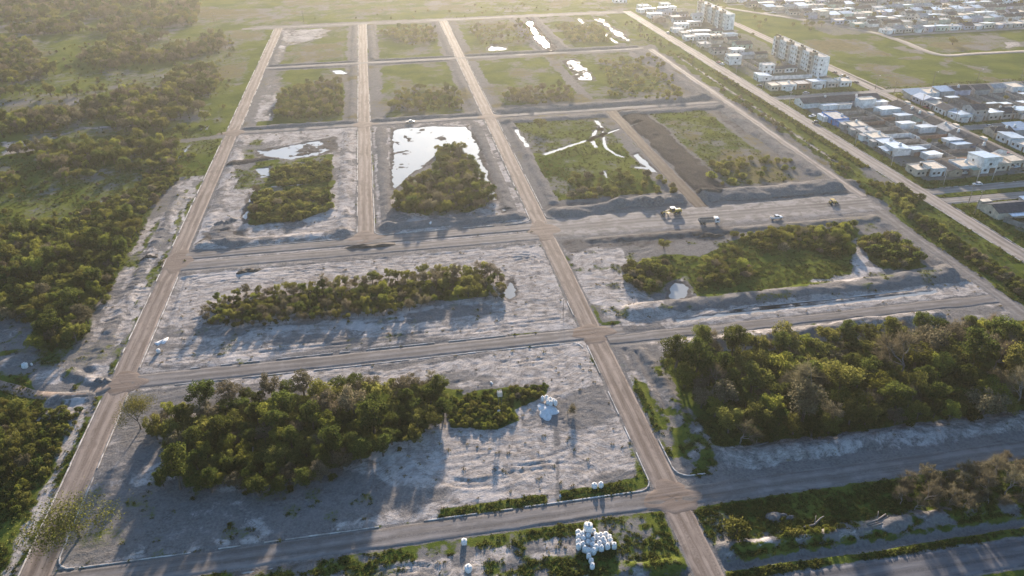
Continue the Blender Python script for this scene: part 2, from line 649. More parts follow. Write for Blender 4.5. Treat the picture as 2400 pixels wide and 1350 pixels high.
paint('earth', RECT(176, 255, 200, 545), 1.0, 1.4, 3.0)
paint('earth', RECT(-100, 681, 220, 696), 0.9, 1.2, 2.5)
paint('grass', RECT(146, 292, 176, 401), 1.0, 1.5, 3)
paint('dry', RECT(150, 432, 180, 538), 0.35, 3, 6)
# row below C3: the worked pale ground
LOT_A = RECT(-77, 124, 52.8, 186.6)
LOT_B = RECT(-77, 193.8, 52.8, 256)
paint('sand', LOT_A, 1.0, 0.7, 0.7)
paint('sand', LOT_B, 1.0, 0.7, 0.7)
paint('sand', RECT(-98, 176, -84, 350), 0.95, 2.0, 4)
paint('earth', PP((70, 880), (200, 850), (262, 880), (255, 930), (80, 925)), 1.0, 1, 1)
paint('sand', PP((75, 872), (180, 845), (262, 868), (240, 905), (80, 905)), 0.7, 1.5, 2)
# the two west lots between C3 and C2: dug-over sand, islands of grass
paint('sand', RECT(-76.5, 272, -15.5, 407), 0.95, 0.8, 0.8)
paint('sand', RECT(-7.5, 272, 53, 407), 0.72, 0.8, 0.8)
paint('grass', PP((590, 385), (640, 375), (780, 362), (782, 430), (770, 495), (690, 522), (585, 527), (575, 480), (600, 440)), 1.0, 0.8, 1.6)
paint('grass', PP((925, 440), (1010, 395), (1090, 335), (1165, 460), (1110, 495), (1000, 505), (922, 495)), 1.0, 1.0, 2)
paint('grass', RECT(-70, 330, -60, 400), 0.6, 2, 4)
# second far row
paint('sand', PP((595, 285), (615, 190), (665, 172), (650, 260), (640, 283)), 0.75, 2, 4)
paint('sand', PP((660, 70), (775, 66), (765, 85), (700, 103), (668, 108)), 1.0, 1.2, 3)
paint('sand', PP((635, 145), (655, 105), (672, 108), (660, 145)), 0.6, 1.2, 3)
paint('dry', PP((680, 110), (815, 95), (808, 140), (670, 142)), 0.4, 3, 4)
# east of R, rows C5..C3
paint('sand', RECT(60, 126, 72, 183), 0.8, 1.0, 2.0)
paint('earth', RECT(64.5, 138, 71.5, 184), 0.5, 1.0, 1.5)
paint('grass', PP((1520, 930), (1600, 1000), (1680, 1110), (1590, 1060), (1510, 950)), 0.75, 1.0, 2.0)
paint('grass', PP((1480, 880), (1510, 900), (1600, 1100), (1580, 1100)), 0.5, 0.8, 1.0)
paint('earth', RECT(60.5, 195, 196, 254), 1.0, 0.8, 1.0)
paint('sand', RECT(60.5, 196, 82, 252), 0.9, 1.5, 3)
paint('sand', PP((1560, 640), (1640, 610), (1660, 690), (1560, 700)), 0.8, 1, 2.5)
paint('grass', PP((1460, 620), (1560, 600), (1640, 600), (1720, 560), (1850, 530), (2000, 540), (2020, 600), (2000, 650), (1850, 680), (1640, 700), (1610, 650), (1520, 700), (1470, 660)), 0.95, 1.2, 3)
paint('grass', PP((2010, 560), (2090, 545), (2160, 620), (2060, 640)), 0.95, 1.2, 3)
paint('sand', PP((1900, 660), (1990, 640), (2010, 560), (2040, 620), (2110, 630), (2000, 660)), 0.7, 1.2, 3)
paint('sand', RECT(66, 182, 192, 197), 1.0, 1.0, 1.4)
paint('earth', RECT(60, 186, 95, 193), 0.7, 1.5, 2.5)
paint('earth', RECT(62, 172, 196, 183), 0.8, 1.2, 2)
paint('sand', RECT(72, 176, 190, 184), 0.55, 1.2, 3)
# wood beside the highway and the shaded verge
paint('earth', RECT(60, 117, 200, 134), 1.0, 1.0, 1.2)
paint('sand', RECT(64, 126, 200, 134), 0.55, 1.0, 2)
paint('grass', RECT(64, 96, 220, 116.5), 1.0, 1.0, 1.2)
paint('sand', PP((1650, 1200), (1720, 1190), (1740, 1290), (1690, 1300)), 0.5, 1, 2)
paintline('sand', [(60, 104.2), (82, 104), (112, 104.3), (150, 104.5)], 1.3, 0.75, 1.0, 1.8)
mottle('earth', RECT(60, 101, 200, 107.5), 0.35, 0.46, 0.8, 121)
mottle('grass', RECT(60, 101, 200, 107.5), 0.3, 0.56, 0.8, 122)
paintline('earth', [(-60, 100.2), (55, 100.2), (99, 99.8), (200, 100)], 1.1, 0.9, 0.4, 0.5)
# south-west strip below C5 with the bags
paint('sand', RECT(-70, 98, 52.5, 117), 0.72, 1.0, 1.5)
paint('grass', RECT(-70, 113.5, 53, 117.6), 0.8, 0.6, 1.5)
paint('grass', PP((1380, 1215), (1540, 1200), (1600, 1290), (1560, 1345), (1420, 1330), (1440, 1260)), 1.0, 0.8, 1.5)
paint('grass', PP((1150, 1330), (1400, 1300), (1500, 1350), (1150, 1350)), 0.7, 1.0, 2)
mottle('earth', LOT_A, 0.09, 0.52, 0.75, 101, 0.6, 1.2)
mottle('earth', RECT(-77, 124, -20, 180), 0.10, 0.42, 0.7, 103)
mottle('grass', RECT(-76, 124, -10, 160), 0.22, 0.60, 0.45, 104)
mottle('earth', LOT_B, 0.09, 0.54, 0.65, 105, 0.5, 1.4)
mottle('earth', RECT(-77, 194, 52, 214), 0.12, 0.45, 0.7, 106, 0.3, 1.5)
mottle('grass', LOT_B, 0.2, 0.66, 0.4, 107)
mottle('earth', RECT(-77, 271, 53, 408), 0.12, 0.52, 0.6, 108)
mottle('earth', RECT(-98, 176, -84, 350), 0.14, 0.50, 0.7, 109, 2.0, 0.6)
mottle('grass', RECT(-98, 176, -84, 350), 0.2, 0.58, 0.6, 110, 2.0, 0.6)
mottle('earth', RECT(60, 126, 72, 186), 0.2, 0.5, 0.6, 111)
mottle('grass', RECT(60, 126, 72, 170), 0.25, 0.50, 0.8, 112)
mottle('grass', RECT(60, 196, 185, 252), 0.16, 0.60, 0.5, 113)
mottle('earth', RECT(-70, 98, 52, 117), 0.25, 0.48, 0.7, 114)
mottle('grass', RECT(-70, 98, 52, 117), 0.18, 0.52, 0.6, 115)
mottle('earth', RECT(66, 174, 192, 197), 0.1, 0.55, 0.6, 116, 0.4, 1.6)
mottle('dry', RECT(-420, 420, -90, 900), 0.02, 0.52, 0.45, 117)
mottle('dry', RECT(60, 290, 200, 690), 0.05, 0.55, 0.45, 118)
mottle('dry', RECT(-77, 420, 53, 685), 0.06, 0.56, 0.4, 119)
# grass patches inside lot A
paint('grass', PP((1040, 940), (1130, 915), (1280, 905), (1260, 930), (1200, 960), (1215, 985), (1160, 1010), (1060, 1000)), 1.0, 0.8, 1.8)
paint('dry', PP((1060, 1070), (1200, 1050), (1260, 1100), (1150, 1130)), 0.5, 2, 3)
paint('grass', PP((1255, 1035), (1300, 1035), (1300, 1075), (1265, 1070)), 0.75, 0.8, 1.2)
paint('grass', PP((1030, 1195), (1280, 1160), (1280, 1185), (1030, 1215)), 0.95, 0.5, 0.8)
paint('grass', PP((1310, 1150), (1400, 1140), (1500, 1115), (1515, 1135), (1450, 1165), (1315, 1178)), 1.0, 0.5, 0.8)
paint('grass', PP((1465, 1040), (1482, 1032), (1518, 1120), (1505, 1140)), 1.0, 0.4, 0.5)
paintline('earth', PP((1303, 985), (1306, 1080), (1309, 1183)), 0.55, 0.9, 0.3, 0.2)  # narrow darker strip, straight from the burst bag heap to the kerb
paintline('earth', PP((600, 852), (960, 806), (1340, 778)), 0.9, 0.8, 0.5, 0.6)
paint('sand', PP((820, 1100), (900, 1075), (1000, 1030), (1180, 1010), (1290, 1000), (1290, 1130), (1200, 1140), (1060, 1135), (900, 1130)), 0.8, 2, 4)
paint('sand', PP((1320, 1010), (1440, 990), (1490, 1090), (1330, 1130)), 0.6, 2, 4)
paint('sand', RECT(-74, 236, 52, 254), 0.75, 2, 4)
paint('sand', RECT(26, 200, 51, 250), 0.6, 2, 5)
paint('sand', RECT(80, 189, 190, 197), 1.0, 0.8, 1.5)
paint('earth', RECT(60, 250.5, 197, 258), 0.9, 1.0, 1.0)
paint('dry', RECT(100, 246, 190, 252), 0.4, 1.5, 3)
paint('dark', RECT(128.5, 286, 144, 400), 0.9, 1.5, 2.5)
paint('dark', RECT(62, 275, 121, 289), 0.45, 1.5, 3)
paint('dark', RECT(130, 275, 197, 291), 0.5, 1.5, 3)
paint('dark', RECT(62, 413, 190, 428), 0.4, 2, 3)
paint('dark', RECT(62, 552, 190, 560), 0.5, 2, 3)
paint('dark', RECT(178, 292, 192, 400), 0.5, 2, 3)
paint('dark', RECT(128, 562, 138, 684), 0.7, 2, 3)
paint('dark', RECT(62, 243, 130, 255), 0.5, 2, 4)
paint('dark', RECT(-76, 277, -56, 288), 0.6, 2, 3)
paint('sand', RECT(-74, 262.9, 50, 265.3), 1.0, 0.5, 0.5)
paint('earth', RECT(-77, 252.5, 54, 257), 0.6, 0.8, 0.8)
# under the groves
paint('grass', PP((380, 990), (700, 920), (1000, 905), (1080, 920), (1000, 1005), (800, 1090), (600, 1140), (420, 1140)), 0.9, 1.2, 2.5)
paint('grass', PP((520, 720), (760, 680), (1000, 660), (1130, 640), (1140, 690), (960, 715), (780, 735), (560, 755)), 0.75, 1.2, 3)
paint('sand', PP((1172, 640), (1205, 640), (1215, 700), (1190, 710)), 1.0, 0.6, 1.0)
# west side beyond L
paint('grass', RECT(-110, 100, -84.5, 176), 1.0, 1, 1)
paintline('sand', PP((190, 960), (160, 1040), (100, 1180), (20, 1340)), 1.6, 0.7, 0.8, 1.2)
paint('sand', PP((-40, 775), (50, 772), (30, 790), (-40, 815)), 1.0, 0.5, 1)
paint('sand', PP((-40, 850), (40, 830), (80, 833), (60, 852), (-20, 875)), 1.0, 0.5, 1)
paint('sand', PP((0, 330), (90, 330), (110, 345), (60, 360), (0, 365)), 0.7, 1.5, 3)
paintline('sand', PP((100, 332), (190, 300), (330, 295)), 1.3, 0.6, 1.0, 2)
paintline('earth', PP((420, 332), (520, 320)), 2.2, 0.8, 1.0, 1.2)
paint('dry', PP((420, 20), (700, 20), (700, 55), (560, 60)), 0.35, 8, 10)
paint('dry', PP((600, -40), (1500, -60), (1480, 20), (700, 40)), 0.35, 10, 14)
# east verge: bare cart track, scrub, the green slope beside the town street
paint('dry', RECT(200, 190, 217, 660), 0.30, 2, 5)
paintline('sand', [(205, 300), (206, 420), (207, 520)], 1.2, 0.6, 1.0, 1.5)
paint('earth', RECT(211, 275, 217.5, 300), 0.7, 1.2, 2)
# town: yards, verges, the open field
paint('earth', RECT(229, 276, 286, 405), 0.65, 1.0, 3)
paint('dry', RECT(236, 296, 280, 396), 0.45, 2, 6)
paint('grass', RECT(225.2, 276, 231.5, 405), 0.95, 0.5, 1.0)
paint('grass', RECT(231, 272.5, 286, 280), 0.85, 0.5, 1.0)
paint('grass', RECT(225.2, 170, 231.5, 253), 0.95, 0.5, 1.0)
paint('earth', RECT(236, 200, 290, 236), 0.5, 1, 4)
paint('earth', RECT(229, 430, 283, 690), 0.55, 2, 5)
paint('grass', RECT(225.2, 418, 231, 560), 0.9, 0.8, 1.5)
paint('grass', RECT(229, 416.5, 284, 421.5), 0.85, 0.6, 1)
paint('earth', RECT(299, 349, 420, 405), 0.75, 1.5, 4)
paint('earth', RECT(299, 280, 420, 336), 0.75, 1.5, 4)
paint('grass', RECT(296, 344.5, 420, 349.5), 0.8, 0.5, 1)
paint('dry', RECT(297, 418, 380, 545), 0.62, 6, 22)
paint('dry', RECT(395, 490, 470, 540), 0.5, 4, 10)
paint('earth', RECT(345, 556, 640, 800), 0.6, 3, 8)
paint('sand', PP((2350, 100), (2390, 98), (2395, 108), (2360, 112)), 0.9, 1.0, 3)

for r_, sd_ in ((RECT(-420, 200, -86, 900), 201), (RECT(297, 418, 640, 548), 203), (RECT(60, 290, 200, 690), 205), (RECT(-77, 420, 53, 685), 207), (RECT(-90, 690, 300, 960), 209)):
    mottle('dry', r_, 0.045, 0.56, 0.38, sd_)
    mottle('dark', r_, 0.09, 0.62, 0.28, sd_ + 40)
    mottle('earth', r_, 0.06, 0.68, 0.35, sd_ + 80)
mottle('grass', RECT(297, 418, 380, 548), 0.05, 0.52, 0.7, 311)
mottle('earth', PP((-60, 760), (90, 760), (90, 880), (-60, 880)), 0.3, 0.46, 0.6, 313)
# --- relief -----------------------------------------------------------------
churn(LOT_A, 0.16)
churn(LOT_B, 0.15)
churn(RECT(-76, 272, -16, 407), 0.16)
churn(RECT(-7, 272, 53, 407), 0.12)
churn(RECT(-98, 176, -84, 345), 0.2)
churn(RECT(61, 196, 92, 252), 0.16)
churn(RECT(-70, 98, 52, 114), 0.22)
churn(RECT(61, 127, 72, 183), 0.15)
churn(RECT(66, 182, 192, 196), 0.10)
rr = random.Random(5)
for lot, cnt in ((LOT_A, 26), (LOT_B, 34), (RECT(-75, 274, -18, 300), 8), (RECT(62, 200, 82, 250), 6)):
    (x0, y0), (x1, y1) = lot[0], lot[2]
    for k in range(cnt):
        cx, cy, rad = rr.uniform(x0, x1), rr.uniform(y0, y1), rr.uniform(4, 22)
        a0 = rr.uniform(0, 360)
        t = arc(cx, cy, rad, a0, a0 + rr.uniform(60, 200), 16, rr.uniform(0.3, 0.9))
        t = [q for q in t if x0 + 2 < q[0] < x1 - 2 and y0 + 2 < q[1] < y1 - 2]
        if len(t) > 3:
            track(t, 2.0, rr.uniform(0.06, 0.13))
for yy in (199, 201.5, 248, 251):
    track([(-70, yy), (-30, yy + 0.8), (10, yy - 0.5), (48, yy)], 2.2, 0.10)
for xx in (-71, -73.5, 46, 49):
    track([(xx, 200), (xx + 0.6, 225), (xx, 250)], 2.2, 0.10)
for k in range(3):
    track(arc(42, 238, 9 - k * 2.0, -10, 100), 2.0, 0.12)
    track(arc(14 + k, 138 + k, 8 + k * 2.4, 150, 330, 16, 0.6), 2.0, 0.12)
track(arc(36.5, 157, 4.4, -80, 60), 1.4, 0.16)
track(arc(36.5, 157, 2.6, -80, 60), 1.2, 0.14)
track(arc(-6, 107, 9, 20, 130, 14, 0.5), 1.6, 0.2)
# windrows
bank([(-90.5, 200), (-90.5, 262), (-91, 330)], 2.4, 0.9, 0.7, None, 1)
bank([(-94, 196), (-80, 196)][:1] + [(-96, 198), (-87, 192)], 2.5, 1.0, 0.8, None, 2)
bank([(-73, 276), (-73.5, 340), (-73, 402)], 2.6, 0.7, 0.6, None, 3)
bank([(-20, 278), (-20.5, 340), (-20, 404)], 2.8, 0.9, 0.6, None, 4)
bank([(-72, 277), (-45, 276), (-19, 277)], 3.0, 1.0, 0.5, None, 5)
bank([(-68, 290), (-66, 281), (-60, 277)], 5.0, 0.9, 0.5, 'earth', 5)
bank([(-3.5, 279), (20, 278.5), (49, 279)], 3.6, 1.6, 0.5, 'earth', 6)
bank([(-3, 280), (-3.5, 340), (-3, 402)], 2.8, 1.0, 0.6, 'earth', 7)
bank([(47, 280), (47.5, 340), (47, 402)], 2.6, 0.8, 0.6, 'earth', 8)
bank(PP((545, 385), (620, 372), (700, 362), (720, 358)), 3.2, 0.8, 0.6, 'dark', 9)
for (x0, x1) in ((-73, -18), (-5, 50)):
    bank([(x0, 417.5), (x1, 417.5)], 3.2, 1.1, 0.6, 'earth', 10 + x1)
    bank([(x0, 545), (x1, 544.5)], 2.6, 0.8, 0.6, 'earth', 12)
    bank([(x0, 555), (x1, 555)], 2.6, 0.9, 0.6, 'earth', 13)
    bank([(x1, 420), (x1, 540)], 2.6, 0.9, 0.6, None, 14)
    bank([(x0, 560), (x0, 680)], 2.6, 0.9, 0.6, None, 15)
    bank([(x1, 560), (x1, 680)], 2.6, 0.9, 0.6, 'earth', 15)
bank([(66, 279), (82, 280), (92, 283)], 4.5, 2.0, 0.6, 'earth', 16)
bank([(92, 283), (118, 284)], 5.0, 2.6, 0.6, 'earth', 17)
bank([(131, 283), (160, 283), (196, 284)], 6.0, 2.7, 0.5, 'earth', 18)
bank([(134, 290), (135, 340), (134, 404)], 7.0, 1.2, 0.5, 'dark', 19)
bank([(66, 290), (66, 400)], 2.6, 0.9, 0.6, 'earth', 20)
bank([(66, 420), (120, 420), (186, 422)], 5.0, 1.8, 0.5, 'earth', 21)
bank([(64, 401), (120, 400), (186, 402)], 4.0, 1.2, 0.5, 'earth', 22)
bank([(64, 555), (110, 556), (186, 556)], 4.5, 1.4, 0.5, 'earth', 23)
bank([(188, 300), (188, 400)], 4.5, 1.6, 0.5, 'earth', 24)
bank([(186, 425), (184, 540)], 4.5, 1.6, 0.5, 'earth', 25)
bank([(117, 562), (117, 680)], 3.0, 1.4, 0.5, 'earth', 26)
bank([(134, 562), (134, 680)], 4.0, 1.6, 0.5, 'earth', 27)
bank([(72, 200), (100, 201), (150, 201.5), (186, 204)], 4.2, 1.9, 0.5, None, 28)
bank([(80, 178), (100, 179), (130, 178.5), (165, 181)], 3.6, 1.9, 0.7, None, 29)
bank([(72, 252), (110, 250.5), (150, 250), (186, 249)], 2.6, 0.9, 0.7, None, 30)
bank([(69, 140), (69.5, 160), (68, 178)], 1.8, 0.7, 0.7, None, 31)
bank([(70, 134), (78, 130), (110, 130), (160, 130)], 3.2, 1.5, 0.7, None, 32)
bank([(188, 200), (188, 250)], 3.0, 1.2, 0.5, None, 33)
bank([(60.5, 104.6), (82, 104.3), (112, 104.6), (150, 104.8)], 1.7, 1.2, 1.0, None, 34, 0.45)
bank([(40, 103), (53, 102)], 2.2, 1.2, 0.7, None, 35, 0.3)
bank([(-78, 190.5), (-78, 190.4)], 0.1, 0.0)
bank([(-96, 186), (-88, 185.5)], 2.6, 1.2, 0.7, None, 36)
bank(PP((0, 785), (40, 778)), 2.5, 1.2, 0.6, None, 37)
bank(PP((-10, 865), (30, 845), (72, 836)), 2.3, 1.3, 0.6, None, 38)
bank([(203, 200), (203, 520)], 2.2, 0.7, 0.7, None, 39)
ditch([(-75, 204), (-75, 250)], 1.2, 0.4)
ditch([(63, 130), (63.4, 180)], 1.1, 0.4)
ditch([(66.3, 138), (66.3, 178)], 0.9, 0.5)
ditch([(-60, 100.2), (55, 100.2), (99, 99.8), (200, 100)], 1.5, 0.9)
ditch([(209, 190), (209, 520)], 1.8, 0.7)
ditch(PP((600, 856), (960, 810), (1340, 782)), 1.0, 0.3)

# --- ponds and puddles: hollows that a level sheet of water fills -------------
WATER_Z = -0.16
PONDS = []


PDEF = []


def pond(name, poly, depth=0.28, warp=2.0, soft=1.2, ragged=0.32):
    PDEF.append((name, poly, None, depth, warp, soft, ragged))


def stream(name, pts, width, ragged=0.10):
    PDEF.append((name, pts, width, 0.28, 0, 0, ragged))


pond('pond', PP((918, 303), (1000, 297), (1092, 296), (1112, 318), (1140, 390), (1166, 468), (1140, 470), (1090, 360), (1030, 345), (1005, 385), (960, 410), (930, 445), (917, 442)), 0.30, 1.4, 1.2, 0.26)
pond('puddle', PP((602, 352), (660, 345), (720, 333), (786, 321), (790, 352), (745, 366), (690, 374), (640, 370), (602, 367)), 0.26, 2.5, 1.5, 0.42)
pond('puddle', PP((598, 395), (636, 390), (636, 412), (604, 420)), 0.28, 1.2, 1.0, 0.3)
pond('puddle', PP((1478, 362), (1496, 358), (1520, 380), (1550, 408), (1530, 404), (1505, 396), (1482, 393), (1482, 388), (1510, 390)), 0.30, 0.8, 1.0, 0.2)
pond('puddle', PP((1564, 668), (1580, 660), (1600, 663), (1617, 675), (1618, 700), (1590, 706), (1566, 700)), 0.30, 0.6, 0.8, 0.2)
pond('puddle', PP((778, 165), (800, 164), (817, 172), (808, 175), (785, 172)), 0.3, 0.8, 1.0, 0.2)
pond('puddle', PP((1142, 112), (1152, 108), (1185, 110), (1190, 115), (1170, 118), (1145, 119)), 0.3, 1, 1.5, 0.3)
pond('puddle', PP((1230, 52), (1245, 50), (1270, 85), (1302, 118), (1290, 124), (1258, 95)), 0.22, 2, 2, 0.5)
pond('puddle', PP((1320, 143), (1345, 138), (1392, 180), (1398, 190), (1352, 188), (1340, 165)), 0.18, 3, 2, 0.6)
pond('puddle', PP((1388, 38), (1410, 45), (1478, 92), (1470, 97), (1425, 70)), 0.2, 3, 2, 0.6)
pond('puddle', PP((545, 1340), (600, 1328), (700, 1308), (780, 1300), (792, 1306), (720, 1319), (620, 1339), (560, 1352)), 0.30, 0.5, 0.6, 0.16)
pond('puddle', PP((570, 505), (585, 455), (592, 460), (582, 515), (572, 525)), 0.14, 1.0, 1.0, 0.3)
pond('puddle', PP((510, 541), (535, 537), (540, 543), (515, 547)), 0.3, 0.4, 0.6, 0.1)
pond('puddle', PP((1168, 490), (1185, 486), (1196, 492), (1180, 497)), 0.3, 0.4, 0.6, 0.1)
pond('puddle', PP((625, 270), (634, 262), (640, 250), (642, 258), (636, 272)), 0.25, 0.8, 0.8, 0.3)
pond('puddle', PP((878, 80), (893, 80), (893, 86), (880, 86)), 0.3, 1, 1.2, 0.4)
pond('puddle', PP((1175, 690), (1200, 650), (1210, 690), (1195, 705)), 0.10, 0.8, 1, 0.3)
stream('stream', PP((1276, 362), (1330, 343), (1385, 326), (1440, 306), (1500, 287)), 1.0)
stream('stream', PP((1396, 282), (1411, 298), (1392, 312), (1387, 330), (1398, 345)), 1.2)
stream('stream', PP((1411, 298), (1413, 318), (1420, 345), (1440, 360), (1462, 368)), 1.1)
stream('stream', PP((1208, 303), (1222, 325), (1236, 344)), 1.5)
stream('stream', PP((1416, 400), (1422, 416)), 0.7)
stream('stream', PP((1357, 44), (1370, 57), (1374, 69)), 1.6)
stream('stream', PP((1420, 79), (1426, 87), (1446, 100)), 1.2)
stream('stream', PP((416, 372), (432, 355), (445, 340)), 0.6)
stream('stream', PP((380, 440), (395, 428), (412, 424)), 0.6)
stream('stream', PP((470, 303), (478, 296)), 0.7)
stream('stream', PP((483, 303), (488, 294)), 0.6)
stream('stream', PP((605, 444), (640, 437), (700, 432), (745, 428)), 0.5)
stream('stream', [(84, 192.3), (110, 193.0), (140, 192.6), (175, 193.2)], 1.0, 0.26)
stream('stream', [(100, 195.6), (130, 195.2), (168, 195.8)], 0.7, 0.3)
stream('stream', PP((210, 478), (245, 470)), 0.6)
stream('stream', PP((305, 475), (318, 465)), 0.8)

for (name, poly, width, depth, warp, soft, ragged) in PDEF:      # firm wet margins first
    s = sub(*bbox(poly), 9)
    d = poly_sd(poly, U[s], V[s]) if width is None else line_d(poly, U[s], V[s]) - width
    w = sstep(7.5, 4.5, d)
    Hh[s] = np.where(w > 0, Hh[s] * (1 - w) + np.maximum(Hh[s], WATER_Z + 0.07 + 0.05 * WARP2[s]) * w, Hh[s])
    _apply(s, sstep(2.2 if width is None else 1.0, 0.0, d + WARP2[s] * 2.0) * (0.55 if width is None else 0.35), 'dark')
for (name, poly, width, depth, warp, soft, ragged) in PDEF:      # then the hollows
    s = sub(*bbox(poly), 6)
    if width is None:
        d = poly_sd(poly, U[s], V[s]) + WARP[s] * warp * 2.4 + WARP2[s] * 1.6 + 0.5
        w = sstep(soft, -soft, d)
        rag = (fbm(U[s] * 0.5, V[s] * 0.5, 3, 61) - 0.5) * ragged * 1.2 + (fbm(U[s] * 0.12, V[s] * 0.12, 2, 67) - 0.5) * ragged * 1.3
        Hh[s] = Hh[s] * (1 - w) + np.minimum(Hh[s], WATER_Z - depth * 0.30 + rag) * w
        PONDS.append((name, poly))
    else:
        d = line_d(poly, U[s], V[s]) + WARP2[s] * width * 1.2
        w = sstep(width * 1.4, width * 0.4, d)
        Hh[s] = Hh[s] * (1 - w) + (WATER_Z - 0.09 + (fbm(U[s] * 0.5, V[s] * 0.5, 2, 71) - 0.5) * ragged) * w
        PONDS.append((name, poly, width))

# --- streets press the ground flat -------------------------------------------
STREETS = []        # name, axis, centre, half width, start, end, material, wobble


def street(name, axis, c, hw, a, bb, mat, wob=0.25):
    STREETS.append((name, axis, c, hw, a, bb, mat, wob))


street('dirt_road', 1, -80.45, 3.25, 60, 684, 'road_long', 0.10)
street('dirt_road', 1, -11.7, 3.25, 272, 684, 'road_long', 0.10)
street('dirt_road', 1, 56.5, 3.2, 97, 684, 'road_long', 0.12)
street('dirt_road', 0, 688.0, 3.2, -110, 212, 'road_cross', 0.5)
street('dirt_road', 0, 549.2, 2.9, -77.4, 190, 'road_cross', 0.5)
street('dirt_road', 0, 411.0, 2.7, -77.4, 190, 'road_cross', 0.4)
street('dirt_road', 0, 268.0, 3.0, -77.4, 60, 'road_cross', 0.25)
street('dirt_road', 0, 259.8, 3.4, -77.4, 60, 'road_cross', 0.35)
street('dirt_road', 0, 264.6, 9.2, 58, 196, 'road_cross', 0.8)
street('dirt_road', 0, 190.2, 3.2, -77.4, 66, 'road_cross', 0.35)
street('dirt_road', 0, 185.6, 2.5, 60, 190, 'road_cross', 0.7)
street('dirt_road', 0, 120.6, 2.9, -77.4, 220, 'road_cross', 0.30)
street('dirt_road', 1, 124.6, 3.0, 273, 408, 'road_brown', 0.6)
street('cart_track', 1, 195.0, 2.0, 270, 545, 'town_street', 0.9)
street('cart_track', 1, 193.0, 2.2, 60, 272, 'road_cross', 0.9)
street('town_street', 1, 221.4, 3.6, 60, 690, 'town_street', 0.25)
street('town_street', 1, 291.3, 3.3, 255, 690, 'town_street', 0.25)
street('town_street', 0, 411.6, 3.0, 224.9, 420, 'town_cross', 0.2)
street('town_street', 0, 341.2, 3.0, 294.5, 420, 'town_cross', 0.2)
street('town_street', 0, 269.0, 2.9, 224.9, 420, 'town_cross', 0.12)
street('town_street', 0, 259.3, 2.9, 224.9, 420, 'town_cross', 0.12)
street('town_street', 0, 550.3, 3.2, 384, 660, 'town_cross', 0.2)
street('highway', 0, 92.6, 3.6, -200, 420, 'asphalt', 0.05)
for (nm, ax, c, hw, a, bb, mt, wob) in STREETS:
    s = sub(*((a, c - hw, bb, c + hw) if ax == 0 else (c - hw, a, c + hw, bb)), 3)
    along, across = (U[s], V[s]) if ax == 0 else (V[s], U[s])
    d = np.maximum(np.abs(across - c) - hw, np.maximum(a - along, along - bb))
    w = sstep(1.6, 0.3, d)
    Hh[s] = Hh[s] * (1 - w) - 0.09 * w
    _apply(s, sstep(0.9, -0.2, d + WARP2[s] * 0.8), 'earth')
# pad under the town so that buildings stand level
for r_ in ((225, 178, 300, 253), (225, 272, 430, 404), (225, 416, 288, 720), (345, 553, 660, 960), (297, 345, 430, 408)):
    s = sub(*r_, 4)
    w = sstep(3, -1, poly_sd(RECT(*r_), U[s], V[s]))
    Hh[s] = Hh[s] * (1 - w) + w * (-0.02 + 0.03 * WARP2[s])


USL, VSL = us.tolist(), vs.tolist()
HMIN = np.minimum(np.minimum(Hh[1:, 1:], Hh[:-1, 1:]), np.minimum(Hh[1:, :-1], Hh[:-1, :-1]))


def hat(x, y):
    i = min(max(bisect.bisect(USL, x), 1), NU - 1)
    j = min(max(bisect.bisect(VSL, y), 1), NV - 1)
    return float(HMIN[j - 1, i - 1])


def zat(x, y):
    i = min(bisect.bisect(USL, x), NU - 1)
    j = min(bisect.bisect(VSL, y), NV - 1)
    return Z[j, i]


# --- ground mesh: keep only the part this side of the far distance -------------
def lx(y, off=0):
    return -87.7 + (y - 124.6) * (-372.1 + 87.7) / (892.8 - 124.6) - 40 - off


def rx(y, off=0):
    return 119.2 + (y - 87.0) * (592.9 - 119.2) / (658.0 - 87.0) + 45 + off


keep = (U[:-1, :-1] > lx(V[:-1, :-1])) & (U[:-1, :-1] < rx(V[:-1, :-1]))
jj, ii = np.nonzero(keep)
idx = (jj * NU + ii)
quads = np.stack([idx, idx + 1, idx + NU + 1, idx + NU], 1)
used = np.zeros(NU * NV, bool)
used[quads.ravel()] = True
remap = np.cumsum(used) - 1
quads = remap[quads]
co = np.stack([U.ravel(), V.ravel(), Hh.ravel()], 1)[used].astype(np.float32)
me = bpy.data.meshes.new('ground')
nv_, nq = len(co), len(quads)
me.vertices.add(nv_)
me.vertices.foreach_set('co', co.ravel())
me.loops.add(nq * 4)
me.loops.foreach_set('vertex_index', quads.ravel().astype(np.int32))
me.polygons.add(nq)
me.polygons.foreach_set('loop_start', (np.arange(nq) * 4).astype(np.int32))
me.polygons.foreach_set('use_smooth', np.ones(nq, bool))
ca = me.attributes.new('zone', 'FLOAT_COLOR', 'POINT')
zc = Z.reshape(-1, 4)[used].astype(np.float32)
ca.data.foreach_set('color', zc.ravel())
me.materials.append(MATS['ground'])
me.update()
me.validate()
tag(link('ground', me), kind='structure')
print('ground quads', nq)
# the country around it
FAR = 2500
mb = MB()
q = [(lx(78) + 3, 81), (rx(78) - 3, 81), (rx(961) - 3, 957), (lx(961) + 3, 957)]
o4 = [(-FAR, -FAR), (FAR, -FAR), (FAR, FAR), (-FAR, FAR)]
mb.add([(x, y, -0.45) for x, y in q] + [(x, y, -0.45) for x, y in o4], [(4, 5, 1, 0), (5, 6, 2, 1), (6, 7, 3, 2), (7, 4, 0, 3)])
me = mb.mesh('ground', 'ground')
ca = me.attributes.new('zone', 'FLOAT_COLOR', 'POINT')
ca.data.foreach_set('color', np.tile(np.array([1, 0, 0, 0], np.float32), 8))
tag(link('ground', me), kind='structure')


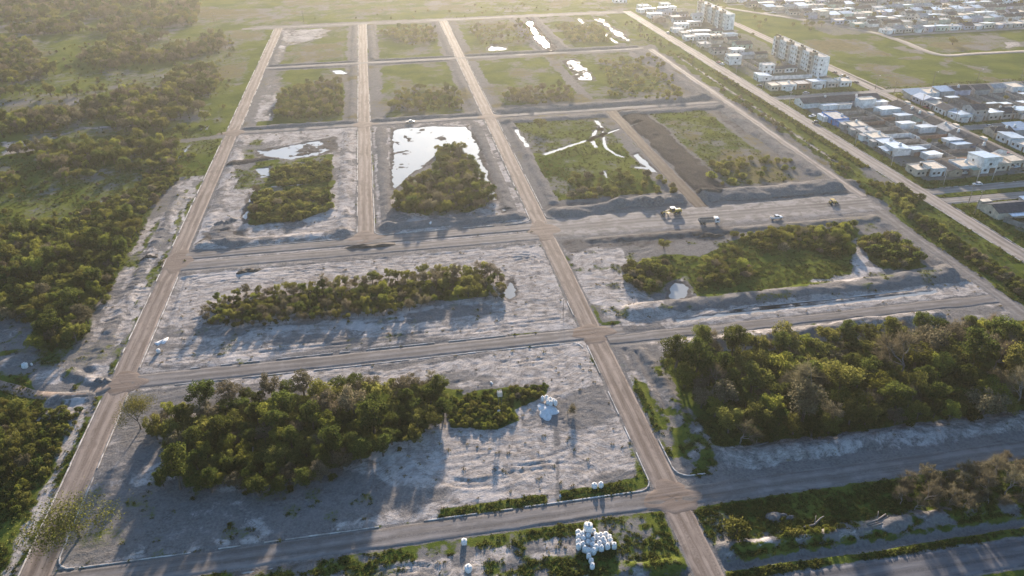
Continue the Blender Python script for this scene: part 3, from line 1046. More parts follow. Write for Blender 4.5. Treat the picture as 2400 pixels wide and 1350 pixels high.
# --- street meshes ---------------------------------------------------------
def strip(name, axis, c, hw, a, bb, mat, wob, lvl):
    step = 1.2 if (bb - a) < 400 else 1.6
    nn = int((bb - a) / step)
    t = np.linspace(a, bb, nn + 1).astype(np.float32)
    cr = np.linspace(-1, 1, 13).astype(np.float32)
    T, C = np.meshgrid(t, cr, indexing='ij')
    el = (fbm(t * 0.25, t * 0 + c, 3, 81) - 0.5) * 2 * wob + (fbm(t * 0.03, t * 0 + c, 2, 83) - 0.5) * 2 * wob
    er = (fbm(t * 0.25, t * 0 + c, 3, 85) - 0.5) * 2 * wob + (fbm(t * 0.03, t * 0 + c, 2, 87) - 0.5) * 2 * wob
    off = c + C * hw + np.where(C < 0, -el[:, None] * -C, er[:, None] * C)
    zz = lvl + 0.03 * (1 - C * C) + 0.06 * (fbm(off * 0.9, T * 0.04, 2, 91) - 0.5) + 0.05 * (fbm(off * 0.7, T * 0.35, 3, 95) - 0.5)
    zz = np.where(np.abs(C) > 0.99, -0.14, zz)
    X, Y = (T, off) if axis == 0 else (off, T)
    co = np.stack([X.ravel(), Y.ravel(), zz.ravel()], 1)
    k = 13
    ix = np.arange(nn)[:, None] * k + np.arange(k - 1)[None]
    ix = ix.ravel()
    q = np.stack([ix, ix + 1, ix + k + 1, ix + k], 1)
    if axis == 1:
        q = q[:, ::-1]
    q = q[:, ::-1] if axis == 0 else q
    me = bpy.data.meshes.new(name)
    me.from_pydata(co.tolist(), [], q.tolist())
    me.materials.append(MATS[mat])
    me.polygons.foreach_set('use_smooth', [True] * len(q))
    me.update()
    aa = me.attributes.new('across', 'FLOAT', 'POINT')
    aa.data.foreach_set('value', (C * max(hw / 3.2, 0.7)).ravel().astype(np.float32))
    if me.polygons[0].normal.z < 0:
        me.flip_normals()
    return tag(link(name, me), kind='structure')


for i, st in enumerate(STREETS):
    strip(*st, 0.0 + 0.004 * (i % 7))
# the curving dirt street round the open field and the track into the wood
def ribbon(name, pts, hw, mat, lvl=0.03):
    fine = []
    k = len(pts)
    for i in range(k - 1):
        p0, p1, p2, p3 = (Vector(pts[max(i - 1, 0)]), Vector(pts[i]), Vector(pts[i + 1]), Vector(pts[min(i + 2, k - 1)]))
        nseg = max(3, int((p2 - p1).length / 2.5))
        for j in range(nseg):
            t = j / nseg
            fine.append(0.5 * ((2 * p1) + (p2 - p0) * t + (2 * p0 - 5 * p1 + 4 * p2 - p3) * t * t + (3 * p1 - p0 - 3 * p2 + p3) * t ** 3))
    fine.append(Vector(pts[-1]))
    mb = MB()
    vsl, fs = [], []
    for i, p in enumerate(fine):
        d = (fine[min(i + 1, len(fine) - 1)] - fine[max(i - 1, 0)]).normalized()
        nrm = Vector((-d.y, d.x))
        w = hw * (1 + 0.25 * (random.Random(i).random() - 0.5))
        for c in (-1, -0.85, 0, 0.85, 1):
            q = p + nrm * c * w
            vsl.append((q.x, q.y, (max(hat(q.x, q.y), -0.05) + lvl + 0.12) if abs(c) < 0.99 else hat(q.x, q.y) - 0.25))
    for i in range(len(fine) - 1):
        for j in range(4):
            a = i * 5 + j
            fs.append((a + 1, a, a + 5, a + 6))
    mb.add(vsl, fs)
    return tag(mb.build(name, mat, None, True), kind='structure')


ribbon('dirt_road', PP((1660, 12), (1740, 25), (1800, 34), (1950, 58), (2070, 82)), 3.2, 'town_street')
ribbon('dirt_road', PP((2070, 82), (2120, 99), (2165, 118), (2215, 130), (2290, 126), (2420, 120)), 3.4, 'town_street')
ribbon('cart_track', PP((-60, 890), (20, 908), (70, 923), (140, 929), (200, 926), (255, 905)), 2.0, 'road_long')
ribbon('cart_track', PP((1730, 55), (1850, 110), (1960, 160), (2075, 211)), 1.2, 'town_street')
for (cx, cy) in ((-80, 190), (-80, 264), (56.5, 264), (56.5, 190), (-11.7, 271), (56.5, 120.6), (-11.7, 411), (56.5, 411), (-80, 411)):
    mb = MB()
    jr = random.Random(int(cx * 3 + cy))
    ph = [jr.uniform(0, 6.28) for _ in range(4)]
    NRj, NSj = 6, 40
    for i in range(NRj + 1):
        for j in range(NSj):
            an = 2 * math.pi * j / NSj
            rad = 5.6 * (1 + 0.16 * math.cos(4 * an) + 0.10 * math.sin(3 * an + ph[0]) + 0.07 * math.sin(7 * an + ph[1])) * i / NRj
            zz = 0.062 + 0.012 * math.sin(an * 5 + ph[2] + i) if i < NRj else -0.10
            mb.v.append((cx + rad * math.cos(an) * (1.25 if cy < 255 or cy > 270 else 1.1), cy + rad * math.sin(an) * (1.0 if abs(cy - 264) > 3 else 1.7), zz))
    for i in range(NRj):
        for j in range(NSj):
            a_, c_ = i * NSj + j, i * NSj + (j + 1) % NSj
            mb.f.append((a_, a_ + NSj, c_ + NSj, c_))
            mb.m.append(0)
    tag(mb.build('junction', 'junction', None, True), kind='structure')


# --- kerbs -----------------------------------------------------------------
def kerb(pts, w=0.28, h=0.16):
    """cast lengths end to end, some missing or silted over"""
    kr = random.Random(int(pts[0][0] * 13 + pts[0][1] * 7 + len(pts)))
    mb = MB()
    for i in range(len(pts) - 1):
        a, c = Vector(pts[i]), Vector(pts[i + 1])
        L = (c - a).length
        if L < 1e-4:
            continue
        d = (c - a) / L
        nr = Vector((-d.y, d.x)) * w / 2
        t = 0.0
        while t < L - 0.05:
            e = min(t + kr.uniform(2.5, 6.0), L)
            if L < 3 or kr.random() > 0.22:
                p, q = a + d * t, a + d * (e - (0.06 if L > 3 else 0.0))
                dz = kr.uniform(-0.06, 0.02) - (0.08 if kr.random() < 0.12 else 0)
                sh = nr * kr.uniform(-0.25, 0.25)
                prof = ((-1, -0.2), (-1, h - 0.03), (-0.7, h), (0.7, h), (1, h - 0.03), (1, -0.2))
                vsl = [(b_.x + sh.x + nr.x * sx, b_.y + sh.y + nr.y * sx, z + dz) for b_ in (p, q) for sx, z in prof]
                mb.add(vsl, [(j, j + 6, j + 7, j + 1) for j in range(5)] + [tuple(range(6))[::-1], tuple(range(6, 12))])
            t = e
    return tag(mb.build('kerb', 'concrete_kerb'), kind='structure')


def corner(cx, cy, r, a0):
    return arc(cx, cy, r, a0, a0 + 90, 6)


kerb([(-83.9, 60), (-83.9, 183)])
kerb([(-83.9, 197), (-83.9, 400)])
kerb([(-83.9, 420), (-83.9, 545)])
kerb([(-83.9, 556), (-83.9, 682)])
kerb([(-77.0, 127.5), (-77.0, 184)])
kerb([(-77.0, 197), (-77.0, 252)])
kerb([(-77.0, 420), (-77.0, 544)])
kerb([(-77.0, 556), (-77.0, 660)])
kerb([(-15.1, 276), (-15.1, 404)])
kerb([(-15.1, 417), (-15.1, 543)])
kerb([(-15.1, 555), (-15.1, 683)])
kerb([(-15.9, 600), (-15.9, 683)], 0.3, 0.1)
kerb([(-8.3, 417), (-8.3, 470)])
kerb([(-8.3, 590), (-8.3, 683)])
kerb(corner(-5.1, 275.2, 3.2, 180)[::-1] + [] if False else ([(-8.3, 400), (-8.3, 275.4)] + arc(-5.1, 275.4, 3.2, 180, 270, 6) + [(20, 272.2), (48, 272.0)]))
kerb([(53.1, 404), (53.1, 276)] + arc(49.9, 276, 3.2, 360, 270, 6) + [(45, 272.8)])
kerb([(60.0, 404), (60.0, 277)] + arc(63.2, 277, 3.2, 180, 270, 6) + [(68, 273.8)])
kerb([(53.1, 546), (53.1, 418)])
kerb([(60.0, 543), (60.0, 419)] + arc(63.2, 419, 3.2, 180, 270, 6) + [(67, 415.8)])
kerb([(50.5, 553.5), (52.6, 555.0), (53.1, 557), (53.1, 684)])
kerb([(60.0, 640), (60.0, 684)])
kerb([(53.0, 196), (53.0, 210)])
kerb([(53.0, 128), (53.0, 184)])
kerb([(-72, 123.9), (-30, 123.9), (20, 123.8), (49.5, 123.8)] + arc(49.8, 127.0, 3.2, 270, 360, 6) + [(53.0, 135)])
kerb([(-73, 124.2)] + arc(-73.6, 127.4, 3.3, 275, 180, 6))
kerb([(60.0, 140), (60.0, 130)] + arc(63.4, 130, 3.4, 180, 270, 6) + [(67, 126.6)])
kerb([(-70, 186.6), (-20, 186.4), (20, 186.6), (48, 186.4)] + arc(48.2, 183.2, 3.2, 90, 0, 6), 0.3, 0.13)
kerb([(-70, 194.0), (-20, 194.2), (30, 194.0)], 0.3, 0.12)
kerb([(-60, 271.6), (-20, 271.6)], 0.3, 0.1)
kerb([(217.4, 60), (217.4, 690)], 0.3, 0.12)
for (x0, x1, yy) in ((229, 288, 414.9), (229, 287, 408.3), (232, 286, 272.3), (233, 420, 256.0), (297, 420, 344.5), (297, 420, 337.9)):
    kerb([(x0, yy), (x1, yy)], 0.3, 0.13)
for (y0, y1) in ((200, 254), (276, 404), (419, 540)):
    kerb([(225.2, y0), (225.2, y1)], 0.3, 0.13)
mb = MB()
mb.add([(x, y, 0.16) for x, y in [(236, 262.3)] + arc(232.5, 264.2, 1.9, 270, 90, 8) + [(420, 266.1), (420, 262.3)]], [tuple(range(12))])
ed = [(236, 262.3)] + arc(232.5, 264.2, 1.9, 270, 90, 8)
mdn = MB()
outl = arc(230.6, 264.2, 1.9, 90, 270, 8) + [(420, 262.3), (420, 266.1)]
k = len(outl)
mdn.add([(x, y, -0.1) for x, y in outl] + [(x, y, 0.15) for x, y in outl],
        [tuple(range(k, 2 * k))] + [(i, (i + 1) % k, (i + 1) % k + k, i + k) for i in range(k)])
me = mdn.mesh('grass_median', 'ground')
ca = me.attributes.new('zone', 'FLOAT_COLOR', 'POINT')
ca.data.foreach_set('color', np.tile(np.array([0.85, 0, 0.1, 0], np.float32), 2 * k))
tag(link('grass_median', me), kind='structure')

# --- water sheets ------------------------------------------------------------
for pd in PONDS:
    if len(pd) == 2:
        nm, poly = pd
        c = Vector((sum(q[0] for q in poly) / len(poly), sum(q[1] for q in poly) / len(poly)))
        pts = []
        for i, q in enumerate(poly):
            a, b2 = Vector(poly[i - 1]), Vector(poly[(i + 1) % len(poly)])
            d = (b2 - a).normalized()
            nrm = Vector((d.y, -d.x))
            area = sum(poly[j - 1][0] * poly[j][1] - poly[j][0] * poly[j - 1][1] for j in range(len(poly)))
            if area < 0:
                nrm = -nrm
            pts.append(Vector(q) + nrm * 3.0)
        bm = bmesh.new()
        vv = [bm.verts.new((p.x, p.y, WATER_Z)) for p in pts]
        bm.faces.new(vv)
        bmesh.ops.triangulate(bm, faces=bm.faces[:])
        me = bpy.data.meshes.new(nm)
        bm.to_mesh(me)
        bm.free()
        me.update()
        if me.polygons[0].normal.z < 0:
            me.flip_normals()
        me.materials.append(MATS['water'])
        tag(link(nm, me), kind='structure')
    else:
        nm, pts, w = pd
        mb = MB()
        vsl, fs = [], []
        for i, p in enumerate(pts):
            a, c = Vector(pts[max(i - 1, 0)]), Vector(pts[min(i + 1, len(pts) - 1)])
            d = (c - a).normalized()
            nr = Vector((-d.y, d.x)) * (w * 1.6 + 1.0)
            vsl += [(p[0] + nr.x, p[1] + nr.y, WATER_Z), (p[0] - nr.x, p[1] - nr.y, WATER_Z)]
        for i in range(len(pts) - 1):
            fs.append((2 * i + 1, 2 * i + 3, 2 * i + 2, 2 * i))
        mb.add(vsl, fs)
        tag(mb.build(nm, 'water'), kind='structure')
# ------------------------------------------------------------------ vegetation
def leaves(cen, out, size, rng, flat=0.5, aspect=1.0):
    """one small quad per leaf clump; cen, out: (n, 3)"""
    k = len(cen)
    nrm = out * (1 - flat) + rng.normal(size=(k, 3)) * flat
    nrm /= np.linalg.norm(nrm, axis=1)[:, None] + 1e-9
    a = np.cross(nrm, rng.normal(size=(k, 3)))
    a /= np.linalg.norm(a, axis=1)[:, None] + 1e-9
    bb = np.cross(nrm, a)
    sz = (size * rng.uniform(0.55, 1.25, k))[:, None]
    a = a * sz * aspect
    bb = bb * sz * rng.uniform(0.5, 0.9, k)[:, None]
    v = np.stack([cen - a * 0.5, cen + bb * 0.5 - a * 0.05, cen + a * 0.5, cen - bb * 0.5 + a * 0.05], 1).reshape(-1, 3)
    f = np.arange(4 * k).reshape(-1, 4)
    return v, f


def crown_np(seed, rxy, rz, zc, nl, lobe_r, nleaf, size, flat=0.5, low=-0.75):
    rng = np.random.RandomState(seed)
    lobes = []
    for i in range(nl):
        while True:
            p = rng.uniform(-1, 1, 3)
            if 0.25 < np.linalg.norm(p) < 0.8 and p[2] > low:
                break
        lobes.append((p * np.array([rxy, rxy, rz]) + np.array([0, 0, zc]), lobe_r * rng.uniform(0.45, 1.25)))
    lobes.append((np.array([0, 0, zc]), lobe_r * 1.35))
    per = nleaf // len(lobes)
    C, O = [], []
    for (c, r) in lobes:
        d = rng.normal(size=(per, 3))
        d /= np.linalg.norm(d, axis=1)[:, None]
        rad = r * (1 - 0.6 * rng.rand(per) ** 2) * np.where(rng.rand(per) < 0.22, 1.0 + 0.55 * rng.rand(per), 1.0)
        p = c + d * rad[:, None] * np.array([1, 1, 0.85])
        ok = np.ones(per, bool)
        for (c2, r2) in lobes:
            if r2 is not r:
                ok &= np.linalg.norm((p - c2) / np.array([1, 1, 0.85]), axis=1) > r2 * 0.6
        ok &= p[:, 2] > 0.15
        C.append(p[ok])
        O.append(d[ok])
    C, O = np.concatenate(C), np.concatenate(O)
    return leaves(C, O, size, rng, flat), lobes


def np_mesh(name, v, f, mats, mi=None, smooth=False):
    me = bpy.data.meshes.new(name)
    v = np.asarray(v, np.float32)
    f = np.asarray(f, np.int32)
    me.vertices.add(len(v))
    me.vertices.foreach_set('co', v.ravel())
    k = f.shape[1]
    me.loops.add(f.size)
    me.loops.foreach_set('vertex_index', f.ravel())
    me.polygons.add(len(f))
    me.polygons.foreach_set('loop_start', (np.arange(len(f)) * k).astype(np.int32))
    for q in mats:
        me.materials.append(MATS[q])
    if mi is not None:
        me.polygons.foreach_set('material_index', np.asarray(mi, np.int32))
    me.update()
    return me


def limbs(seed, h0, lobes, r0=0.16, seg=5):
    rng = random.Random(seed)
    mb = MB()
    fork = (rng.uniform(-.15, .15), rng.uniform(-.15, .15), h0)
    mb.tube([(0, 0, -0.3), (fork[0] * 0.5, fork[1] * 0.5, h0 * 0.5), fork], [r0 * 1.35, r0 * 1.05, r0 * 0.85], seg)
    for (c, r) in lobes[:7]:
        m = [(fork[i] + c[i]) / 2 + rng.uniform(-.25, .25) for i in range(3)]
        mb.tube([fork, m, tuple(c)], [r0 * 0.65, r0 * 0.4, r0 * 0.14], 4, cap=False)
    return mb


def twigs(seed, tips, n_per, length, rng):
    """fine bare twigs as slim slivers round the limb tips"""
    V_, F_ = [], []
    for (p, d, L) in tips:
        for k in range(n_per):
            s = np.array(p) - np.array(d) * L * rng.uniform(0, 0.9) + rng.normal(size=3) * 0.12
            dd = np.array(d) * 0.7 + rng.normal(size=3) * 0.55 + np.array([0, 0, 0.25])
            dd /= np.linalg.norm(dd)
            e = s + dd * length * rng.uniform(0.5, 1.2)
            w = np.cross(dd, rng.normal(size=3))
            w = w / (np.linalg.norm(w) + 1e-9) * 0.022
            i = len(V_)
            V_ += [s - w, s + w, e + w * 0.3, e - w * 0.3]
            F_.append((i, i + 1, i + 2, i + 3))
    return np.array(V_), np.array(F_)


def bare_tree(seed, h, spread, r0, n_per=26, depth=4):
    rng = np.random.RandomState(seed)
    mb = MB()
    tips = []

    def grow(p, d, L, r, lev):
        e = p + d * L
        mid = (p + e) / 2 + rng.normal(size=3) * L * 0.07
        mb.tube([tuple(p), tuple(mid), tuple(e)], [r, r * 0.82, r * 0.62], 5 if lev > 1 else 4, cap=False)
        if lev <= 1:
            tips.append((e, d, L))
        if lev == 0:
            return
        for k in range(3 if lev >= 2 else 2):
            a = rng.normal(size=3)
            nd = d * 0.75 + a * spread
            nd[2] = max(nd[2], -0.05) + 0.12
            nd /= np.linalg.norm(nd)
            grow(e, nd, L * rng.uniform(0.6, 0.82), r * 0.6, lev - 1)

    grow(np.array([0, 0, -0.3]), np.array([0.03, 0.05, 1.0]), h * 0.3, r0, depth)
    return mb, tips, rng


KINDS = {}      # name -> (trunk mesh, crown mesh, joined mesh, nominal crown radius, look)


def join_np(name, mb, v, f, mats):
    tv, tf, tm = list(mb.v), list(mb.f), [1] * len(mb.f)
    k = len(tv)
    me = bpy.data.meshes.new(name)
    me.from_pydata(tv + [tuple(x) for x in v], [], tf + [tuple(int(i) + k for i in q) for q in f])
    for q in mats:
        me.materials.append(MATS[q])
    me.polygons.foreach_set('material_index', tm + [0] * len(f))
    me.update()
    return me


def add_kind(name, mb, v, f, leaf, bark, rad, look):
    KINDS[name] = (mb.mesh(name + '_trunk', bark), np_mesh(name + '_crown', v, f, [leaf]), join_np(name, mb, v, f, [leaf, bark]), rad, look)


for i, (nm, leaf, rxy, rz, zc, nl, lr, nleaf, look, h0) in enumerate([
        ('dense_dark', 'leaf_dark', 2.5, 1.8, 3.3, 22, 0.86, 6200, 'dark green rounded', 1.5),
        ('dense_dark_tall', 'leaf_dark', 2.2, 2.4, 3.9, 22, 0.82, 6200, 'dark green tall-crowned', 1.8),
        ('olive_round', 'leaf_olive', 2.5, 1.8, 3.3, 24, 0.78, 5600, 'olive green round-topped', 1.6),
        ('olive_wide', 'leaf_olive', 3.1, 1.5, 3.1, 28, 0.72, 5800, 'olive green wide-spreading', 1.5),
        ('bright_round', 'leaf_bright', 2.2, 1.8, 3.1, 20, 0.75, 4600, 'bright yellow-green', 1.4),
        ('brown_open', 'leaf_brown', 2.5, 1.9, 3.4, 26, 0.68, 3600, 'brownish thin-leaved', 1.7)]):
    (v, f), lob = crown_np(100 + i, rxy, rz, zc, nl, lr, nleaf, 0.235, 0.6)
    add_kind(nm, limbs(200 + i, h0, lob), v, f, leaf, 'bark', rxy + 0.6, look)
for i, (h, spd, look, nm) in enumerate([(7.5, 0.55, 'leafless pale-twigged', 'bare_tall'), (6.0, 0.75, 'leafless low-forking', 'bare_wide')]):
    mb, tips, rng = bare_tree(300 + i, h, spd, 0.17, 30)
    v, f = twigs(310 + i, tips, 18, 1.25, rng)
    add_kind(nm, mb, v, f, 'leaf_brown', 'bark_pale', 3.0, look)
mb, tips, rng = bare_tree(320, 9.5, 0.72, 0.17, 30, 5)
tips = tips[::2]
pc = np.array([np.array(t[0]) + rng.normal(size=3) * 0.75 for t in tips for _ in range(60)])
v, f = leaves(pc, rng.normal(size=pc.shape), 0.19, rng, 0.9)
add_kind('sparse_spring', mb, v, f, 'leaf_olive', 'bark', 3.4, 'half-leafed olive')
# shrubs: several stems from the ground, crown down to the soil
for i, (nm, leaf, look) in enumerate([('shrub_dark', 'leaf_dark', 'dark green'), ('shrub_olive', 'leaf_olive', 'olive green'),
                                      ('shrub_bright', 'leaf_bright', 'yellow-green'), ('shrub_brown', 'leaf_brown', 'brownish twiggy')]):
    (v, f), lob = crown_np(400 + i, 1.25, 0.8, 0.95, 9, 0.62, 1250, 0.30, 0.6, -0.9)
    mb = MB()
    for (c, r) in lob[:6]:
        mb.tube([(c[0] * 0.2, c[1] * 0.2, -0.2), (c[0] * 0.6, c[1] * 0.6, c[2] * 0.6), tuple(c)], [0.06, 0.045, 0.02], 4, cap=False)
    add_kind(nm, mb, v, f, leaf, 'bark', 1.5, look)

DK, OL, BR, BN = ('dense_dark', 'dense_dark_tall'), ('olive_round', 'olive_wide'), ('bright_round',), ('brown_open',)
prng = random.Random(21)
PLANTS = []
_cell = {}


def free(x, y, r):
    cx, cy = int(x // 4), int(y // 4)
    for a in range(cx - 2, cx + 3):
        for c in range(cy - 2, cy + 3):
            for (qx, qy, qr) in _cell.get((a, c), ()):
                if (qx - x) ** 2 + (qy - y) ** 2 < ((qr + r) * (0.50 if min(qr, r) > 1.9 else 0.60)) ** 2:
                    return False
    return True


def on_street(x, y, m):
    for (nm, ax, c, hw, a, bb, mt, wob) in STREETS:
        al, ac = (x, y) if ax == 0 else (y, x)
        if a - m < al < bb + m and abs(ac - c) < hw + m:
            return True
    return False


def put(x, y, kind, sc, where, grp):
    PLANTS.append((x, y, kind, sc, where, grp))
    _cell.setdefault((int(x // 4), int(y // 4)), []).append((x, y, KINDS[kind][3] * sc))


def inside(poly, x, y):
    c = False
    for i in range(len(poly)):
        ax, ay = poly[i]
        bx, by = poly[i - 1]
        if (ay > y) != (by > y) and x < (bx - ax) * (y - ay) / (by - ay) + ax:
            c = not c
    return c


def grove(poly, where, grp, mix, smin, smax, tries=1.0, clear=0.0):
    """mix: list of (kind, weight)"""
    x0, y0, x1, y1 = bbox(poly)
    ks = [k for k, w in mix]
    ws = [w for k, w in mix]
    for t in range(int((x1 - x0) * (y1 - y0) * tries)):
        x, y = prng.uniform(x0, x1), prng.uniform(y0, y1)
        if not inside(poly, x, y):
            continue
        if clear and fb1(x * 0.06, y * 0.06, 77) < clear:
            continue
        k = prng.choices(ks, ws)[0]
        sc = smin * 0.8 + (smax * 1.05 - smin * 0.8) * prng.random() ** 1.5
        r = KINDS[k][3] * sc
        if free(x, y, r) and not on_street(x, y, r * 0.5 + 0.6):
            put(x, y, k, sc, where, grp)


def W(dk=0, ol=0, br=0, bn=0, bare=0, sd=0, so=0, sb=0, sn=0):
    out = []
    for w, ks in ((dk, DK), (ol, OL), (br, BR), (bn, BN), (bare, ('bare_tall', 'bare_wide'))):
        out += [(k, w / len(ks)) for k in ks if w]
    for w, k in ((sd, 'shrub_dark'), (so, 'shrub_olive'), (sb, 'shrub_bright'), (sn, 'shrub_brown')):
        if w:
            out.append((k, w))
    return out


# single trees first
for (px, py, k, s, wh) in [(185, 1262, 'sparse_spring', 2.1, 'beside the long dirt road at its kerbed bottom junction'),
                           (1556, 582, 'olive_round', 0.95, 'standing alone on bare earth south of the dump truck'),
                           (1725, 1262, 'shrub_olive', 2.6, 'in the fork of the dirt tracks near the highway'),
                           (1010, 905, 'bare_tall', 0.75, 'above the north edge of the big dark grove'),
                           (330, 1005, 'sparse_spring', 1.25, 'at the corner of the big dark grove and the long dirt road'),
                           (1330, 968, 'bare_wide', 0.8, 'behind the burst heap of white bags'),
                           (200, 332, 'bright_round', 1.1, 'in the clearing beside the pale track in the west woods'),
                           (1350, 425, 'olive_round', 0.95, 'in the wet grass beside the diagonal stream'),
                           (1265, 300, 'olive_wide', 1.3, 'straddling the cross street above the streams'),
                           (2232, 105, 'olive_round', 1.5, 'alone in the field beyond the apartment blocks'),
                           (2103, 236, 'olive_round', 1.0, 'at the street corner above the row of dark roofed houses'),
                           (525, 1140, 'bright_round', 0.75, 'at the shaded south edge of the big dark grove'),
                           (445, 1120, 'bright_round', 0.8, 'at the bare lot end of the big dark grove')]:
    x, y = P(px, py)
    put(x, y, k, s, wh, None)
G1 = PP((330, 1010), (400, 975), (520, 945), (700, 925), (900, 915), (1050, 915), (1040, 990), (1000, 1020), (930, 1065), (820, 1105), (740, 1145), (640, 1165), (560, 1160), (420, 1150), (380, 1140), (430, 1095), (420, 1060), (340, 1020))
grove(G1, 'in the big dark grove beside the bulk bag heap', 'trees of the big dark grove', W(dk=4, ol=3.8, br=0.8, bn=2.2, bare=0.3), 1.2, 1.85, 3.2)
grove(G1, 'filling the big dark grove', 'shrubs of the big dark grove', W(sd=3, so=2, sb=1), 0.7, 1.2, 1.6)
grove(PP((1040, 945), (1130, 920), (1200, 960), (1210, 985), (1160, 1008), (1060, 1000)), 'on the bright green patch west of the bulk bag heap', 'shrubs on the green patch by the bag heap', W(so=2, sb=2, sd=1), 0.6, 1.0, 2)
grove(PP((1190, 905), (1280, 905), (1270, 930), (1200, 940)), 'behind the raised box on posts', 'shrubs behind the raised box', W(so=3, sd=2, sn=1), 0.7, 1.1, 2.5)
G2 = PP((1570, 860), (1640, 830), (1800, 812), (1960, 800), (2130, 780), (2300, 780), (2480, 800), (2480, 955), (2280, 985), (2120, 993), (2000, 1008), (1870, 1028), (1740, 1045), (1670, 990), (1600, 910))
grove(G2, 'in the dense wood beside the earth banks', 'trees of the dense east wood', W(dk=3.4, ol=4.0, br=0.8, bn=2.4, bare=1.2), 1.3, 2.2, 3.0)
grove(G2, 'under the dense wood beside the earth banks', 'shrubs of the dense east wood', W(sd=4, so=2, sb=0.6), 0.8, 1.4, 1.6)
grove(PP((1580, 850), (1700, 825), (1900, 800), (2150, 765), (2220, 770), (2000, 800), (1700, 850)), 'along the upper edge of the dense wood', 'shrubs along the dense wood edge', W(sd=2, so=2, sb=1, sn=1), 0.7, 1.2, 1.2)
G3 = PP((490, 715), (560, 692), (760, 672), (900, 652), (1120, 632), (1175, 648), (1180, 702), (1050, 700), (960, 732), (780, 752), (560, 768), (480, 760))
grove(G3, 'in the long thicket on the bare middle lot', 'trees of the middle thicket', W(dk=1.2, ol=3.8, br=1.0, bn=2.2, bare=0.5), 0.55, 0.92, 3.0)
grove(G3, 'in the long thicket on the bare middle lot', 'shrubs of the middle thicket', W(sd=1, so=2.4, sb=1, sn=1.6), 0.7, 1.3, 2.0)
G4 = PP((1640, 640), (1650, 615), (1730, 575), (1850, 548), (1980, 555), (2005, 600), (1990, 645), (1850, 672), (1700, 690), (1640, 680))
grove(G4, 'in the scrub between the two wide earth streets', 'trees of the scrub below the wide earth street', W(dk=2, ol=3, br=1, bn=1.2), 0.5, 0.95, 1.0, 0.44)
grove(G4, 'in the scrub between the two wide earth streets', 'shrubs of the scrub below the wide earth street', W(sd=2, so=3, sb=1.6, sn=1), 0.8, 1.6, 1.4, 0.36)
grove(PP((2010, 570), (2060, 548), (2100, 560), (2160, 612), (2130, 630), (2060, 620)), 'in the thicket at the east end of the scrub', 'shrubs of the east end thicket', W(sd=3, so=3, sn=1), 1.0, 1.8, 1.6)
grove(PP((1460, 625), (1560, 615), (1580, 650), (1520, 690), (1470, 665)), 'beside the small round pond', 'shrubs beside the small round pond', W(sd=1, so=2, sn=1), 1.0, 1.8, 1.0)
grove(PP((1720, 552), (2000, 525), (1990, 545), (1740, 565)), 'along the foot of the pickup\'s street bank', 'shrubs below the pickup', W(so=2, sb=1, sd=1), 0.9, 1.6, 0.8)
G5 = PP((585, 500), (600, 455), (770, 445), (775, 490), (700, 520), (600, 525))
grove(G5, 'in the grass island of the flooded sand lot', 'shrubs of the flooded sand lot', W(sd=2, so=3, sb=1, bn=0.2), 1.0, 1.8, 2.0)
grove(PP((635, 400), (770, 378), (778, 425), (650, 440)), 'beside the puddles of the flooded sand lot', 'shrubs beside the puddles', W(sd=2, so=3, sb=1), 0.9, 1.5, 1.2)
G6 = PP((925, 480), (965, 430), (1025, 405), (1025, 350), (1060, 345), (1105, 380), (1155, 455), (1160, 472), (1110, 495), (1000, 505), (928, 495))
grove(G6, 'in the grove standing in the big pond', 'trees of the pond grove', W(dk=2.4, ol=4, br=0.6, bn=2), 0.7, 1.15, 3.0)
grove(G6, 'in the grove standing in the big pond', 'shrubs of the pond grove', W(sd=2, so=3, sn=1), 0.9, 1.5, 1.5)
grove(PP((640, 275), (660, 225), (720, 195), (800, 190), (805, 270), (720, 282)), 'in the clump west of the middle long road', 'trees of the clump west of the middle road', W(dk=2, ol=3, bn=1, so=2), 0.6, 1.0, 0.5)
grove(PP((915, 258), (930, 225), (980, 205), (1080, 215), (1085, 255), (1000, 262)), 'in the clump between the two long roads', 'trees of the clump between the long roads', W(dk=1, ol=3, bn=1, so=3), 0.5, 0.95, 0.22)
grove(PP((890, 78), (920, 65), (1020, 65), (1022, 100), (960, 108)), 'in the last block of the development', 'trees of the last block', W(dk=1, ol=3, bn=1, so=3), 0.6, 1.0, 0.10)
grove(PP((1095, 65), (1240, 52), (1248, 100), (1130, 106)), 'in the last block beside the long puddle', 'trees beside the long puddle', W(dk=0.4, ol=1.4, bn=1, so=6), 0.6, 1.1, 0.05)
grove(PP((1300, 60), (1400, 60), (1440, 100), (1340, 102)), 'on the far wet meadow', 'shrubs on the far wet meadow', W(so=3, sd=1), 1.0, 2.0, 0.10)
grove(PP((1180, 235), (1190, 212), (1330, 205), (1350, 235), (1250, 248)), 'along the bank of the second cross street', 'trees along the second cross street', W(dk=1, ol=2, bn=2, so=2), 0.6, 1.0, 0.18)
grove(PP((1400, 145), (1540, 130), (1620, 235), (1560, 240), (1430, 225)), 'in the thicket beside the long pale cart track', 'shrubs beside the pale cart track', W(so=3, sb=1.5, sd=0.6, ol=0.1), 0.7, 1.5, 0.05)
grove(PP((1320, 470), (1340, 420), (1450, 400), (1590, 420), (1600, 455), (1450, 465)), 'in the wet grass above the grader', 'shrubs in the wet grass', W(so=3, sb=1, sd=1, sn=1), 0.8, 1.7, 0.05)
grove(PP((1640, 400), (1700, 370), (1850, 370), (1880, 420), (1800, 440), (1700, 440)), 'inside the grassy block behind the high bank', 'shrubs inside the banked block', W(so=3, sb=2, sd=1), 0.9, 1.9, 0.03)
